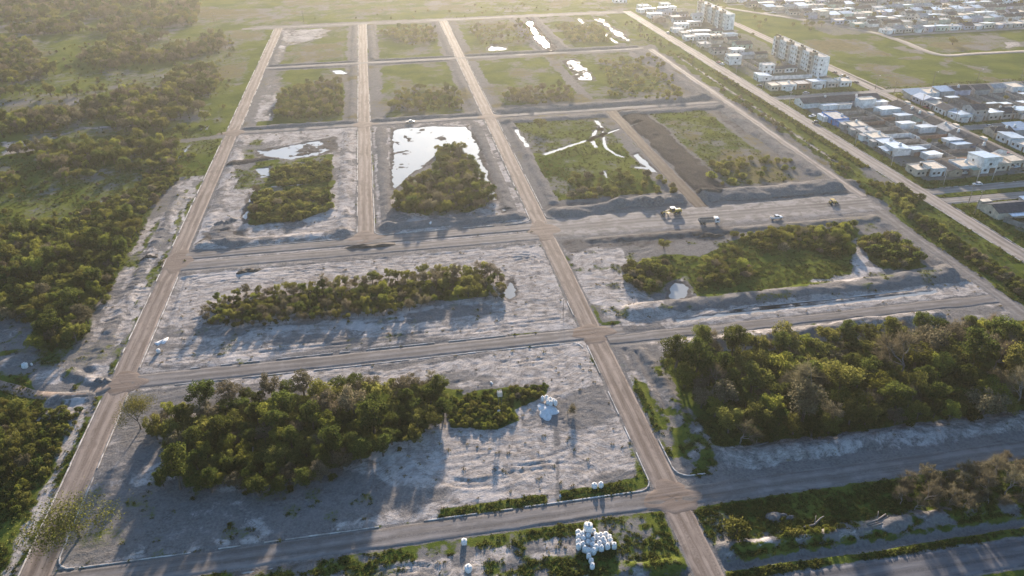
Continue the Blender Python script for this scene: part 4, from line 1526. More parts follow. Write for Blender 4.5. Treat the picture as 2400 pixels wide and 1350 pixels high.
# west woods
grove(PP((-60, 470), (60, 440), (330, 400), (410, 395), (420, 335), (330, 330), (200, 350), (-80, 340)), 'in the west woods beyond the shallow ruts', 'trees of the west woods', W(dk=2.6, ol=3.2, br=1.2, bn=2.4, bare=0.2), 0.8, 1.5, 0.7, 0.46)
W1 = PP((-60, 560), (120, 525), (300, 505), (330, 535), (300, 590), (272, 640), (262, 690), (225, 735), (195, 800), (90, 835), (80, 760), (-60, 740))
grove(W1, 'in the west wood against the sand bank', 'trees of the wood against the sand bank', W(dk=3.0, ol=3.2, br=1.8, bn=1.4, bare=0.15), 0.85, 1.55, 1.6, 0.40)
grove(W1, 'in the west wood against the sand bank', 'shrubs of the wood against the sand bank', W(sd=3, so=2, sb=1), 0.9, 1.5, 1.0)
grove(PP((200, 530), (340, 500), (420, 420), (430, 360), (380, 380), (300, 450), (190, 490)), 'on the slope beside the shallow ruts', 'shrubs beside the shallow ruts', W(sd=2, so=3, sb=1, sn=1), 0.8, 1.5, 0.35, 0.40)
grove(PP((-100, 310), (-100, 215), (150, 225), (330, 205), (470, 225), (485, 285), (440, 318), (250, 312), (100, 325)), 'in the middle belt of the west woods', 'trees of the middle belt', W(dk=2.3, ol=3, br=0.8, bn=3), 0.8, 1.6, 0.6, 0.48)
grove(PP((380, 200), (420, 165), (500, 165), (525, 195), (490, 225), (400, 222)), 'in the round copse nearest the long dirt road', 'trees of the round copse', W(dk=3, ol=2, bn=2), 0.9, 1.4, 1.0)
grove(PP((180, 150), (260, 95), (420, 85), (520, 85), (530, 115), (440, 140), (280, 165)), 'in the wooded ridge above the meadow', 'trees of the wooded ridge', W(dk=2, ol=3, bn=3), 0.9, 1.5, 0.35, 0.44)
grove(PP((-150, 90), (-150, -30), (440, -30), (470, 20), (460, 60), (300, 75), (150, 85)), 'in the far woods by the power lines', 'trees of the far woods', W(dk=2, ol=3, bn=3), 0.9, 1.6, 0.22, 0.47)
grove(PP((-120, 190), (-120, 100), (60, 95), (140, 170), (50, 200)), 'on the west meadow', 'trees on the west meadow', W(dk=2, ol=3, br=1, bn=2), 0.8, 1.3, 0.12)
grove(PP((-40, 930), (50, 965), (85, 1010), (70, 1090), (20, 1130), (-60, 1130)), 'in the copse west of the lowest junction', 'trees of the copse west of the junction', W(ol=4, dk=1, bn=1), 0.7, 1.1, 2.5)
grove(PP((60, 960), (190, 960), (170, 1010), (60, 1200), (-40, 1330), (-60, 1150)), 'on the rough ground west of the lowest junction', 'shrubs west of the junction', W(sd=2, so=3, sb=1), 0.6, 1.1, 0.8, 0.46)
grove(PP((-150, 560), (-150, 130), (250, 100), (560, 80), (520, 300), (430, 420), (330, 520), (120, 540)), 'scattered over the west meadows', 'scattered shrubs of the west meadows', W(sd=1, so=3, sb=1, sn=1.0), 0.35, 1.0, 0.018)
grove(PP((600, 40), (1450, -10), (1480, 30), (900, 50)), 'on the far meadow', 'shrubs on the far meadow', W(so=2, sn=1), 0.5, 1.2, 0.002)
# verges
grove([(200, 250), (206, 250), (207, 190), (212, 150), (203, 150), (199, 190)], 'in the dark hedge between the cart track and the green slope', 'shrubs of the dark hedge', W(sd=2.4, so=1.8, sn=2.4), 0.9, 1.5, 2.2)
grove([(199, 255), (208, 255), (208, 300), (206, 420), (200, 420)], 'in the scrub strip beside the pale cart track', 'shrubs of the scrub strip', W(sd=1, so=3, sn=1.5), 0.5, 1.2, 0.06)
grove([(201, 420), (214, 420), (214, 640), (200, 640)], 'in the far scrub strip beside the town street', 'shrubs of the far scrub strip', W(sd=1, so=3, sn=1.5), 0.5, 1.2, 0.025)
grove([(212.5, 300), (216.6, 300), (216.6, 480), (212.5, 480)], 'in the hedge along the town street', 'shrubs of the town street hedge', W(so=3, sd=1, sb=2), 0.35, 0.6, 1.6)
grove([(204, 252), (216, 262), (216, 276), (206, 285)], 'in the tangle where the wide earth street ends', 'shrubs where the earth street ends', W(so=3, sb=2, sd=2), 1.0, 1.7, 2.0)
GB = PP((2080, 1170), (2160, 1130), (2300, 1100), (2480, 1085), (2480, 1175), (2300, 1195), (2160, 1205))
grove(GB, 'in the leafless row beside the highway', 'bare trees beside the highway', W(bare=5, bn=1.2), 0.75, 1.1, 1.6)
grove(GB, 'under the leafless row beside the highway', 'shrubs under the bare trees', W(sd=2, so=2, sn=2), 0.7, 1.3, 1.6)
grove(PP((1830, 1250), (1900, 1230), (1990, 1235), (1960, 1250), (1850, 1265)), 'on the rubble row beside the highway ditch', 'shrubs on the rubble row', W(sb=2, so=2), 0.6, 1.0, 1.5)
grove([(-60, 80), (40, 84), (40, 89), (-60, 87)], 'on the far side of the highway', 'shrubs past the highway', W(so=1), 0.7, 1.0, 0.3)

TREES = [p for p in PLANTS if not p[2].startswith('shrub')]
SHRUBS = [p for p in PLANTS if p[2].startswith('shrub')]


def apparent(p):
    x, y, k, s = p[:4]
    inview = (lx(y, -38) < x < rx(y, -42)) and y > 90
    return (KINDS[k][3] * s / math.sqrt(x * x + y * y + CAM_H ** 2)) * (1 if inview else 0.05) + (10 if p[5] is None else 0)


TREES.sort(key=apparent, reverse=True)
SHRUBS.sort(key=apparent, reverse=True)
print('trees', len(TREES), 'shrubs', len(SHRUBS))
LIMIT = 298


def plant(p, name, cat):
    x, y, k, s, where, grp = p
    tr, cr, jn, rad, look = KINDS[k]
    word = 'tree' if cat == 'tree' else 'shrub'
    lab = '%s %s %s' % (look, word, where)
    t = thing(name, lab, cat, (x, y, hat(x, y)), prng.uniform(0, 6.28), (look + ' ' + (grp or word + ' ' + where)) if grp else None)
    t.scale = (s * prng.uniform(0.85, 1.2), s * prng.uniform(0.85, 1.2), s * prng.uniform(0.72, 1.15))
    if 'kerbed bottom' in where:
        t.scale = (s * 1.05, s * 1.05, s * 0.62)
    link('trunk' if cat == 'tree' else 'stem', tr, t)
    link('crown', cr, t)
    return t


for p in TREES[:LIMIT]:
    plant(p, 'tree', 'tree')
for p in SHRUBS[:LIMIT]:
    plant(p, 'shrub', 'shrub')


def scatter_stuff(name, label, cat, pts, protos):
    """pts: (x, y, z, rot, scale, proto index); one object that instances the prototypes on its points"""
    src = bpy.data.collections.new(name + '_sources')
    for i, (pn, me) in enumerate(protos):
        o = bpy.data.objects.new('%02d_%s' % (i, pn), me)
        src.objects.link(o)
    me = bpy.data.meshes.new(name)
    a = np.array(pts, np.float32)
    me.vertices.add(len(a))
    me.vertices.foreach_set('co', np.ascontiguousarray(a[:, :3]).ravel())
    for an, ty, colm in (('rot', 'FLOAT', 3), ('siz', 'FLOAT', 4), ('pick', 'INT', 5)):
        at = me.attributes.new(an, ty, 'POINT')
        at.data.foreach_set('value', np.ascontiguousarray(a[:, colm]).astype(np.int32 if ty == 'INT' else np.float32))
    me.update()
    o = link(name, me)
    ng = bpy.data.node_groups.new(name, 'GeometryNodeTree')
    ng.interface.new_socket('Geometry', in_out='INPUT', socket_type='NodeSocketGeometry')
    ng.interface.new_socket('Geometry', in_out='OUTPUT', socket_type='NodeSocketGeometry')
    gi = ng.nodes.new('NodeGroupInput')
    go = ng.nodes.new('NodeGroupOutput')
    ip = ng.nodes.new('GeometryNodeInstanceOnPoints')
    ci = ng.nodes.new('GeometryNodeCollectionInfo')
    ci.inputs['Collection'].default_value = src
    ci.inputs['Separate Children'].default_value = True
    ci.inputs['Reset Children'].default_value = True

    def attr(nm, ty):
        q = ng.nodes.new('GeometryNodeInputNamedAttribute')
        q.data_type = ty
        q.inputs['Name'].default_value = nm
        return q.outputs[0]
    cb = ng.nodes.new('ShaderNodeCombineXYZ')
    ng.links.new(attr('rot', 'FLOAT'), cb.inputs[2])
    e2r = ng.nodes.new('FunctionNodeEulerToRotation')
    ng.links.new(cb.outputs[0], e2r.inputs[0])
    ng.links.new(gi.outputs[0], ip.inputs['Points'])
    ng.links.new(ci.outputs[0], ip.inputs['Instance'])
    ip.inputs['Pick Instance'].default_value = True
    ng.links.new(attr('pick', 'INT'), ip.inputs['Instance Index'])
    ng.links.new(e2r.outputs[0], ip.inputs['Rotation'])
    ng.links.new(attr('siz', 'FLOAT'), ip.inputs['Scale'])
    ng.links.new(ip.outputs[0], go.inputs[0])
    md = o.modifiers.new('scatter', 'NODES')
    md.node_group = ng
    return tag(o, label, cat, kind='stuff')


KN = list(KINDS)
PR = [(k, KINDS[k][2]) for k in KN]


def rows(ps):
    return [(p[0], p[1], hat(p[0], p[1]), prng.uniform(0, 6.28), p[3] * prng.uniform(0.88, 1.1), KN.index(p[2])) for p in ps]


if TREES[LIMIT:]:
    scatter_stuff('woodland', 'mass of far olive and brown woodland beyond the long dirt road', 'woodland', rows(TREES[LIMIT:]), PR)
if SHRUBS[LIMIT:]:
    scatter_stuff('scrub', 'low scattered scrub filling the groves and far verges', 'scrub', rows(SHRUBS[LIMIT:]), PR)
# weeds: tufts on the grass and dry clumps on the bare ground
wv = []
wr = np.random.RandomState(9)
for nm, leaf, sz, hgt, k in (('weed', 'leaf_weed', 0.26, 0.30, 26), ('weed_low', 'leaf_weed', 0.22, 0.16, 22), ('dry_clump', 'leaf_dry', 0.22, 0.28, 20)):
    d = wr.normal(size=(k, 3))
    d[:, 2] = np.abs(d[:, 2])
    d /= np.linalg.norm(d, axis=1)[:, None]
    v, f = leaves(d * np.array([0.45, 0.45, hgt]) * wr.uniform(0.3, 1, (k, 1)) + np.array([0, 0, 0.05]), d, sz, wr, 0.5)
    wv.append((nm, np_mesh(nm, v, f, [leaf])))
pts = []
tries = 0
while len(pts) < 42000 and tries < 400000:
    tries += 1
    y = 90 + 330 * prng.random() ** 1.5
    x = prng.uniform(lx(y, -30), rx(y, -30))
    z = zat(x, y)
    if float(z[0]) + 0.10 * float(z[2]) < prng.uniform(0.25, 1.1):
        if not (z[1] > 0.4 and prng.random() < 0.02):
            continue
        pick = 2
    else:
        pick = 0 if prng.random() < 0.4 else 1
    if fb1(x * 0.15, y * 0.15, 33) < prng.uniform(0.2, 0.6):
        continue
    if on_street(x, y, 0.2) or hat(x, y) < WATER_Z - 0.02:
        continue
    pts.append((x, y, hat(x, y), prng.uniform(0, 6.28), prng.uniform(0.6, 1.7), pick))
print('weeds', len(pts))
scatter_stuff('weeds', 'tufts of green weeds and dry clumps over the open ground', 'weeds', pts, wv)
# ------------------------------------------------------------------ town
for nm, c in (('wall_white', (0.78, 0.775, 0.75)), ('wall_cream', (0.58, 0.50, 0.40)), ('wall_grey', (0.40, 0.39, 0.38)), ('wall_stone', (0.36, 0.29, 0.21)),
              ('wall_mint', (0.42, 0.52, 0.44)), ('wall_lilac', (0.42, 0.42, 0.52)), ('wall_blue', (0.06, 0.26, 0.62)), ('wall_render', (0.50, 0.45, 0.40))):
    simple(nm, c, 0.9, var=0.14, scale=0.45, obj_var=0.10, second=[x * 0.62 for x in c])
m, n, out = newmat('brick')
geo = n.nodes.new('ShaderNodeNewGeometry')
c = mixc(n, ramp_(n, noise_(n, 0.5, 5, 0.65, geo.outputs['Position']), 0.3, 0.7), (0.17, 0.10, 0.075), (0.30, 0.20, 0.155))
b = N(n, 'ShaderNodeBsdfPrincipled', Roughness=0.95)
n.links.new(c, b.inputs['Base Color'])
n.links.new(b.outputs[0], out.inputs[0])
simple('block_wall', (0.30, 0.265, 0.235), 0.95, var=0.3, scale=0.7, obj_var=0.2)
simple('roof_dark', (0.070, 0.074, 0.085), 0.95, spec=0.05, var=0.3, scale=0.8, obj_var=0.25)
simple('roof_zinc', (0.50, 0.53, 0.57), 0.38, 0.55, var=0.2, scale=0.9, obj_var=0.2)
simple('roof_blue', (0.30, 0.38, 0.47), 0.45, 0.3, var=0.2, scale=0.9, obj_var=0.15)
simple('roof_cream', (0.60, 0.51, 0.40), 0.85, var=0.2, scale=0.6, obj_var=0.12)
simple('roof_grey', (0.34, 0.33, 0.32), 0.85, var=0.3, scale=0.6, obj_var=0.2)
simple('roof_green', (0.20, 0.33, 0.26), 0.6, var=0.2, scale=0.8)
simple('glass_dark', (0.03, 0.035, 0.042), 0.12, var=0.2, spec=0.7)
simple('door_wood', (0.12, 0.075, 0.045), 0.7, var=0.25, scale=3)
simple('frame_white', (0.62, 0.61, 0.58), 0.6, var=0.1)
simple('tank_white', (0.66, 0.66, 0.64), 0.5, var=0.12)
simple('tank_black', (0.03, 0.03, 0.032), 0.5, var=0.2)
simple('pole_wood', (0.24, 0.20, 0.155), 0.9, var=0.25, scale=2)
simple('pole_concrete', (0.45, 0.42, 0.38), 0.9, var=0.18, scale=2)
simple('steel_dark', (0.07, 0.07, 0.072), 0.6, 0.4, var=0.2)
WALLWORD = {'wall_white': 'white', 'wall_cream': 'cream', 'wall_grey': 'grey', 'wall_stone': 'stone-brown', 'wall_mint': 'mint green', 'wall_lilac': 'lilac grey',
            'wall_blue': 'bright blue', 'wall_render': 'bare render', 'brick': 'brick'}
ROOFWORD = {'roof_dark': 'dark', 'roof_zinc': 'pale sheet metal', 'roof_blue': 'blue sheet', 'roof_cream': 'cream', 'roof_grey': 'grey', 'roof_green': 'green'}


def window(par, wall, x, z, w=1.2, h=1.1, d=4.0, hw=4.0):
    """wall: 's' front, 'w' left, 'e' right; x is the offset along that wall"""
    a, g = MB(), MB()
    t = 0.06
    if wall == 's':
        a.box(x - w / 2 - t, -d / 2 - 0.05, z - t, x + w / 2 + t, -d / 2 + 0.05, z + h + t)
        g.box(x - w / 2, -d / 2 - 0.07, z, x + w / 2, -d / 2 - 0.01, z + h)
    else:
        s = -1 if wall == 'w' else 1
        X = s * hw / 2
        a.box(X - 0.05, x - w / 2 - t, z - t, X + 0.05, x + w / 2 + t, z + h + t)
        g.box(min(X, X + s * 0.07), x - w / 2, z, max(X, X + s * 0.07), x + w / 2, z + h)
    o = a.build('window', 'frame_white', par)
    g.build('pane', 'glass_dark', o)


def house(label, loc, rz, w, d, h, roof='flat', wall='wall_white', rmat='roof_cream', group=None, tank=None, storeys=1, wins=2, side='w', extra=None, seed=0, name='house'):
    rg = random.Random(seed * 31 + int(loc[0] * 7 + loc[1]))
    t = thing(name, label, 'house', (loc[0], loc[1], 0.0), rz, group)
    mb = MB()
    mr = MB()
    if roof == 'flat':
        e = h - 0.32
        mb.box(-w / 2, -d / 2, -0.3, w / 2, d / 2, e)
        for (x0, y0, x1, y1) in ((-w / 2, -d / 2, w / 2, -d / 2 + 0.22), (-w / 2, d / 2 - 0.22, w / 2, d / 2), (-w / 2, -d / 2 + 0.22, -w / 2 + 0.22, d / 2 - 0.22), (w / 2 - 0.22, -d / 2 + 0.22, w / 2, d / 2 - 0.22)):
            mb.box(x0, y0, e, x1, y1, h)
        mr.box(-w / 2 + 0.222, -d / 2 + 0.222, e - 0.05, w / 2 - 0.222, d / 2 - 0.222, e + 0.09)
        ztop = e + 0.09
    elif roof == 'gable':
        rise = 0.17 * d
        mb.box(-w / 2, -d / 2, -0.3, w / 2, d / 2, h)
        for xx in (-w / 2, w / 2 - 0.2):
            mb.prism_x([(-d / 2, h), (d / 2, h), (0, h + rise)], xx, xx + 0.2)
        o = 0.35
        k = rise / (d / 2)
        for s in (-1, 1):
            ye = s * (d / 2 + o)
            ze = h - k * o
            mr.hexa([(-w / 2 - 0.25, 0, h + rise), (w / 2 + 0.25, 0, h + rise), (w / 2 + 0.25, ye, ze), (-w / 2 - 0.25, ye, ze)][::(1 if s < 0 else -1)],
                    [(-w / 2 - 0.25, 0, h + rise + 0.12), (w / 2 + 0.25, 0, h + rise + 0.12), (w / 2 + 0.25, ye, ze + 0.12), (-w / 2 - 0.25, ye, ze + 0.12)][::(1 if s < 0 else -1)])
        ztop = h + rise * 0.6
    else:                                            # shed roof falling to the back
        rise = 0.10 * d
        mb.prism_x([(-d / 2, -0.3), (d / 2, -0.3), (d / 2, h), (-d / 2, h + rise)], -w / 2, w / 2)
        o = 0.3
        mr.hexa([(-w / 2 - o, -d / 2 - o, h + rise + 0.02), (w / 2 + o, -d / 2 - o, h + rise + 0.02), (w / 2 + o, d / 2 + o, h - 0.02), (-w / 2 - o, d / 2 + o, h - 0.02)],
                [(-w / 2 - o, -d / 2 - o, h + rise + 0.12), (w / 2 + o, -d / 2 - o, h + rise + 0.12), (w / 2 + o, d / 2 + o, h + 0.08), (-w / 2 - o, d / 2 + o, h + 0.08)])
        ztop = h + rise * 0.5
    mb.build('wall', wall, t)
    mr.build('roof', rmat, t)
    for s_ in range(storeys):
        z = 1.0 + 2.75 * s_
        if wins:
            xs = [(-0.5 + (i + 0.5) / (wins + (1 if s_ == 0 else 0))) * w for i in range(wins)]
            for x in xs:
                window(t, 's', x, z, min(1.3, w * 0.18), 1.1, d, w)
            for ww in side:
                window(t, ww, rg.uniform(-0.2, 0.2) * d, z, 1.1, 1.0, d, w)
    if wins:
        dm = MB()
        x = (-0.5 + (wins + 0.5) / (wins + 1)) * w
        dm.box(x - 0.48, -d / 2 - 0.06, -0.05, x + 0.48, -d / 2 + 0.03, 2.1)
        dm.build('door', 'door_wood', t)
    if tank:
        tk = MB()
        tx, ty = rg.uniform(-0.3, 0.3) * w, rg.uniform(0.0, 0.3) * d
        tk.lathe([(0.55, ztop + 0.35), (0.58, ztop + 0.6), (0.58, ztop + 1.3), (0.45, ztop + 1.5), (0.15, ztop + 1.6)], 10, tx, ty)
        q = tk.build('water_tank', tank, t, True)
        sk = MB()
        sk.box(tx - 0.6, ty - 0.6, ztop - 0.6, tx + 0.6, ty + 0.6, ztop + 0.36)
        sk.build('tank_stand', wall, q)
    for ex in (extra or ()):
        if ex[0] == 'canopy':                        # canopy: x0, y0, x1, y1, z, material
            _, x0, y0, x1, y1, z, cm = ex
            cn = MB()
            cn.hexa([(x0, y0, z - 0.25), (x1, y0, z - 0.25), (x1, y1, z), (x0, y1, z)], [(x0, y0, z - 0.15), (x1, y0, z - 0.15), (x1, y1, z + 0.1), (x0, y1, z + 0.1)])
            co_ = cn.build('canopy', cm, t)
            for px_ in (x0 + 0.1, x1 - 0.22):
                ps = MB()
                ps.box(px_, y0 + 0.1, -0.1, px_ + 0.12, y0 + 0.22, z - 0.2)
                ps.build('post', 'steel_dark', co_)
        elif ex[0] == 'box':                         # an added volume: x0,y0,x1,y1,h,wall,roof
            _, x0, y0, x1, y1, hh_, wm, rm = ex
            bx = MB()
            bx.box(x0, y0, -0.2, x1, y1, hh_)
            bo = bx.build('annex', wm, t)
            rf = MB()
            rf.box(x0 - 0.12, y0 - 0.12, hh_ + 0.002, x1 + 0.12, y1 + 0.12, hh_ + 0.14)
            rf.build('annex_roof', rm, bo)
        elif ex[0] == 'opening':                     # dark garage or shop opening on the front
            _, x0, x1, z1 = ex
            op = MB()
            op.box(x0, -d / 2 - 0.05, 0, x1, -d / 2 + 0.02, z1)
            op.build('garage_door', 'door_wood', t)
    return t


FS, FW, FE, FN = 0.0, -math.pi / 2, math.pi / 2, math.pi


def shed(label, x0, y0, x1, y1, h, wall, rmat, group=None):
    return house(label, ((x0 + x1) / 2, (y0 + y1) / 2), 0.0, x1 - x0, y1 - y0, h, 'shed', wall, rmat, group, None, 1, 0, '', name='shed')


# --- the big block between the two town streets -------------------------------
for i, (x0, x1, wl) in enumerate([(231, 240.5, 'wall_white'), (241, 250, 'wall_cream'), (250.5, 259.5, 'wall_grey'), (260, 269, 'wall_lilac'), (269.5, 278, 'wall_render')]):
    house('%s house under long dark roof line, %s' % (WALLWORD[wl], ['first from the hedge street', 'second from the hedge street', 'third', 'fourth, behind the white cube', 'last before the corner tree'][i]),
          ((x0 + x1) / 2, 394.5), FN, x1 - x0, 10.5, 2.9, 'gable', wl, 'roof_dark', 'houses under the long dark roofs', 'tank_white' if i % 2 else None, wins=2, side='e', seed=i)
for i, (x0, x1, rm) in enumerate([(240, 249, 'roof_zinc'), (249.6, 257, 'roof_grey'), (272, 279, 'roof_zinc')]):
    shed('lean-to with %s roof behind the %s' % (ROOFWORD[rm], ['cream house of the dark roof row', 'grey house of the dark roof row', 'last house of the dark roof row'][i]), x0, 384.0, x1, 388.6, 2.3, 'wall_white', rm)
house('tall windowless white cube house behind the dark roof row', (266, 385.6), FS, 9.6, 5.4, 5.0, 'flat', 'wall_white', 'roof_cream', wins=0, side='')
house('bright blue house with lilac flat roof on the hedge street', (236.3, 365.5), FW, 13, 8.5, 3.4, 'flat', 'wall_blue', 'roof_grey', None, 'tank_white', 1, 2, 'e',
      [('box', -6.4, -6.6, 0.5, -4.26, 2.6, 'wall_white', 'roof_zinc'), ('box', 6.6, -3.0, 9.5, 3.5, 2.6, 'wall_blue', 'roof_blue')])
for i, (y, wl, rm, w) in enumerate([(351.0, 'wall_grey', 'roof_cream', 8.5), (342.0, 'wall_grey', 'roof_grey', 8.6), (333.0, 'wall_white', 'roof_cream', 8.6), (324.0, 'wall_grey', 'roof_zinc', 8.6), (315.0, 'wall_white', 'roof_zinc', 8.4)]):
    house('%s terrace house with %s roof, number %s below bright blue house' % (WALLWORD[wl], ROOFWORD[rm], ['one', 'two', 'three', 'four', 'five'][i]),
          (239.5, y), FW, w, 9.0, 3.2, 'flat' if i < 4 else 'shed', wl, rm, 'terrace below the blue house', 'tank_white', 1, 2, '',
          [('box', -w / 2 + 0.4, -6.8, -0.2, -4.52, 2.7, wl, 'roof_grey')] if i != 4 else [('canopy', -3.6, -8.0, 3.4, -4.5, 2.7, 'roof_blue')])
# south row on the avenue
house('cream-white corner house with yellowish flat roof by the avenue', (233.0, 289.5), FS, 6.4, 8.0, 3.3, 'flat', 'wall_cream', 'roof_cream', None, 'tank_black', 1, 2, 'w')
house('white house with cream roof, tall side wall and small tree in front', (239.8, 289.0), FS, 6.8, 9.4, 3.8, 'flat', 'wall_white', 'roof_cream', None, None, 1, 2, 'w', [('box', -4.6, -3.5, -3.42, 1.0, 4.5, 'wall_white', 'roof_cream')])
house('stone-brown gabled house with long dark roof by the avenue', (247.0, 288.0), FE, 11.0, 6.2, 2.7, 'gable', 'wall_stone', 'roof_dark', None, None, 1, 2, 'w', [('canopy', -5.6, -6.6, 0.0, -3.1, 2.5, 'roof_dark')])
house('white house with cream roof and green lean-to by the avenue', (254.5, 289.0), FS, 7.6, 9.0, 3.7, 'flat', 'wall_white', 'roof_cream', None, 'tank_white', 1, 2, 'w', [('box', 0.2, -7.2, 4.2, -4.52, 2.6, 'wall_stone', 'roof_green')])
house('two-storey white house with blue-grey roof and dark garage', (263.8, 288.5), FS, 7.6, 10.5, 6.4, 'shed', 'wall_white', 'roof_blue', None, None, 2, 1, 'w', [('opening', 0.2, 3.4, 2.4)])
house('stepped cream house between the white two-storey house and the corner', (272.0, 289.0), FS, 7.6, 9.0, 3.6, 'flat', 'wall_cream', 'roof_cream', None, 'tank_white', 1, 2, '', [('box', -3.6, -2.0, 0.8, 3.6, 5.6, 'wall_white', 'roof_cream')])
house('cream corner house at the end of the avenue row', (281.0, 291.0), FS, 7.6, 8.4, 3.4, 'flat', 'wall_cream', 'roof_cream', None, None, 1, 2, 'e')
# east row with its rear sheds
rm_ = ['roof_dark', 'roof_dark', 'roof_dark', 'roof_grey', 'roof_dark', 'roof_dark', 'roof_dark', 'roof_dark']
wm_ = ['wall_white', 'wall_lilac', 'wall_white', 'wall_grey', 'wall_white', 'wall_mint', 'wall_white', 'wall_lilac']
for i in range(8):
    y = 304.5 + i * 10.2
    house('%s house with %s roof on pale street, %s from avenue' % (WALLWORD[wm_[i]], ROOFWORD[rm_[i]], ['first', 'second', 'third', 'fourth', 'fifth', 'sixth', 'seventh', 'eighth'][i]),
          (281.5, y), FE, 9.2, 9.0, 2.9, 'gable', wm_[i], rm_[i], 'east row of the big block', ['tank_white', None, 'tank_white'][i % 3], 1, 2, '',
          [('box', 1.0, -6.4, 4.2, -4.52, 3.6, 'wall_white', 'roof_cream')] if i % 2 else None, seed=i)
for (x0, y0, x1, y1, rm, txt) in [(268.5, 312, 276.5, 317, 'roof_blue', 'near the avenue'), (269, 318, 276.6, 323.5, 'roof_zinc', 'beside the play tree'), (268, 338, 276.6, 344, 'roof_zinc', 'above the small brick yard'),
                                  (262, 345.5, 270, 351, 'roof_zinc', 'in the middle of the yards'), (268.5, 358, 276.6, 363.5, 'roof_blue', 'behind the fifth pale street house'), (266, 369, 277, 377, 'roof_zinc', 'wide, beside the white cube house'),
                                  (247, 302, 254, 308, 'roof_zinc', 'behind the stone house'), (244, 309.5, 251, 315, 'roof_blue', 'next to the blue canopy house')]:
    shed('open yard shed with %s roof %s' % (ROOFWORD[rm], txt), x0, y0, x1, y1, 2.5, 'wall_white' if rm == 'roof_zinc' else 'wall_grey', rm)


def yard_wall(label, x0, y0, x1, y1, h=1.9, mat='block_wall', group=None):
    mb = MB()
    L = math.hypot(x1 - x0, y1 - y0)
    mb.box(0, -0.09, -0.3, L, 0.09, h)
    k = max(1, int(L / 3))
    for i in range(k + 1):
        mb.box(L * i / k - 0.14, -0.15, -0.3, L * i / k + 0.14, 0.15, h + 0.06)
    o = mb.build('yard_wall', mat, None, False, (x0, y0, 0))
    o.rotation_euler = (0, 0, math.atan2(y1 - y0, x1 - x0))
    return tag(o, label, 'wall', group)


yard_wall('long white boundary wall in the yards behind the terrace', 244.5, 334.5, 259, 334.2, 2.2, 'wall_white')
yard_wall('short white wall closing the yard behind the terrace', 259.2, 334.0, 260.0, 327.6, 2.2, 'wall_white')
yard_wall('white wall behind the blue canopy house', 246, 318, 259, 317.4, 2.2, 'wall_white')
yg = 'yard walls in the middle of the big block'
for i, y in enumerate((300, 309, 326, 345, 355, 364, 374)):
    yard_wall('weathered block wall between the terrace yards', 245, y, 259, y + 0.4, 1.9, 'brick' if i % 3 == 1 else 'block_wall', yg + (' brick' if i % 3 == 1 else ''))
for i in range(8):
    y = 299.4 + i * 10.2
    yard_wall('weathered block wall behind the pale street houses', 259.5, y, 277, y, 1.8, 'brick' if i % 3 == 0 else 'block_wall', 'yard walls behind the pale street row' + (' brick' if i % 3 == 0 else ''))
yard_wall('long block wall down the middle of the big block', 259.3, 299, 259.3, 326.5, 1.9)
yard_wall('long block wall from the white cube down the yards', 259.3, 336, 259.3, 382, 1.9)
# house south of the avenue
house('long dark hip-roofed house with blue-grey canopy south of the avenue', (240.5, 243.5), FN, 15, 9.5, 3.0, 'gable', 'wall_cream', 'roof_dark', None, None, 1, 3, 'e',
      [('box', 3.2, -7.2, 7.4, -4.76, 3.6, 'wall_cream', 'roof_cream'), ('canopy', -7.4, 7.6, 3.5, 4.8, 2.6, 'roof_zinc')])
house('grey house with striped sheet roof south of the avenue', (256, 245), FN, 11, 9, 3.1, 'shed', 'wall_grey', 'roof_zinc', None, 'tank_white', 1, 2, 'e')
yard_wall('bare block wall along the lane south of the avenue', 234.5, 237.0, 243.0, 218.0, 2.0, 'block_wall')
yard_wall('block wall at the foot of the yard south of the avenue', 243.2, 218.0, 262.0, 219.0, 2.0, 'block_wall')
house('grey house at the bottom of the hedge street', (252, 208), FW, 10, 9, 3.0, 'flat', 'wall_grey', 'roof_grey', None, 'tank_white', 1, 2, 'w')
# row above the first town cross street
for i, (x0, x1, wl, rm, rf) in enumerate([(229.5, 236, 'wall_cream', 'roof_cream', 'flat'), (236.5, 246, 'wall_white', 'roof_cream', 'flat'), (246.5, 255, 'brick', 'roof_grey', 'flat'), (256, 265, 'wall_white', 'roof_blue', 'shed'), (266, 273.5, 'wall_render', 'roof_cream', 'flat'), (274.5, 282, 'wall_white', 'roof_cream', 'flat')]):
    house('%s house with %s roof below apartment blocks, %s' % (WALLWORD[wl], ROOFWORD[rm], ['at the hedge street corner', 'second from the hedge street', 'with brick front', 'in the middle of its row', 'second from the pale street', 'at the pale street corner'][i]),
          ((x0 + x1) / 2, 430.0), FS, x1 - x0 - 0.3, 8.6, 3.3, rf, wl, rm, 'row below the apartment blocks', 'tank_white' if i % 2 else None, 1, 2, 'w', [('box', -2.8, -6.6, 0.6, -4.32, 2.7, wl, 'roof_grey')] if i in (1, 3) else None, seed=i)
house('small white house with blue roof on the hedge street', (236, 451), FW, 7.5, 8.5, 3.0, 'shed', 'wall_white', 'roof_blue', None, None, 1, 2, 'e')
yard_wall('long pale wall behind the small blue roofed house', 241.5, 449.5, 268, 448.0, 2.3, 'wall_white')
house('two-storey white cube house on the hedge street', (235.0, 493.5), FW, 8.0, 8.6, 6.0, 'flat', 'wall_white', 'roof_cream', None, None, 2, 3, 'e')
yard_wall('long low wall beside the two-storey white cube', 240.5, 489, 242, 456, 1.6, 'block_wall')
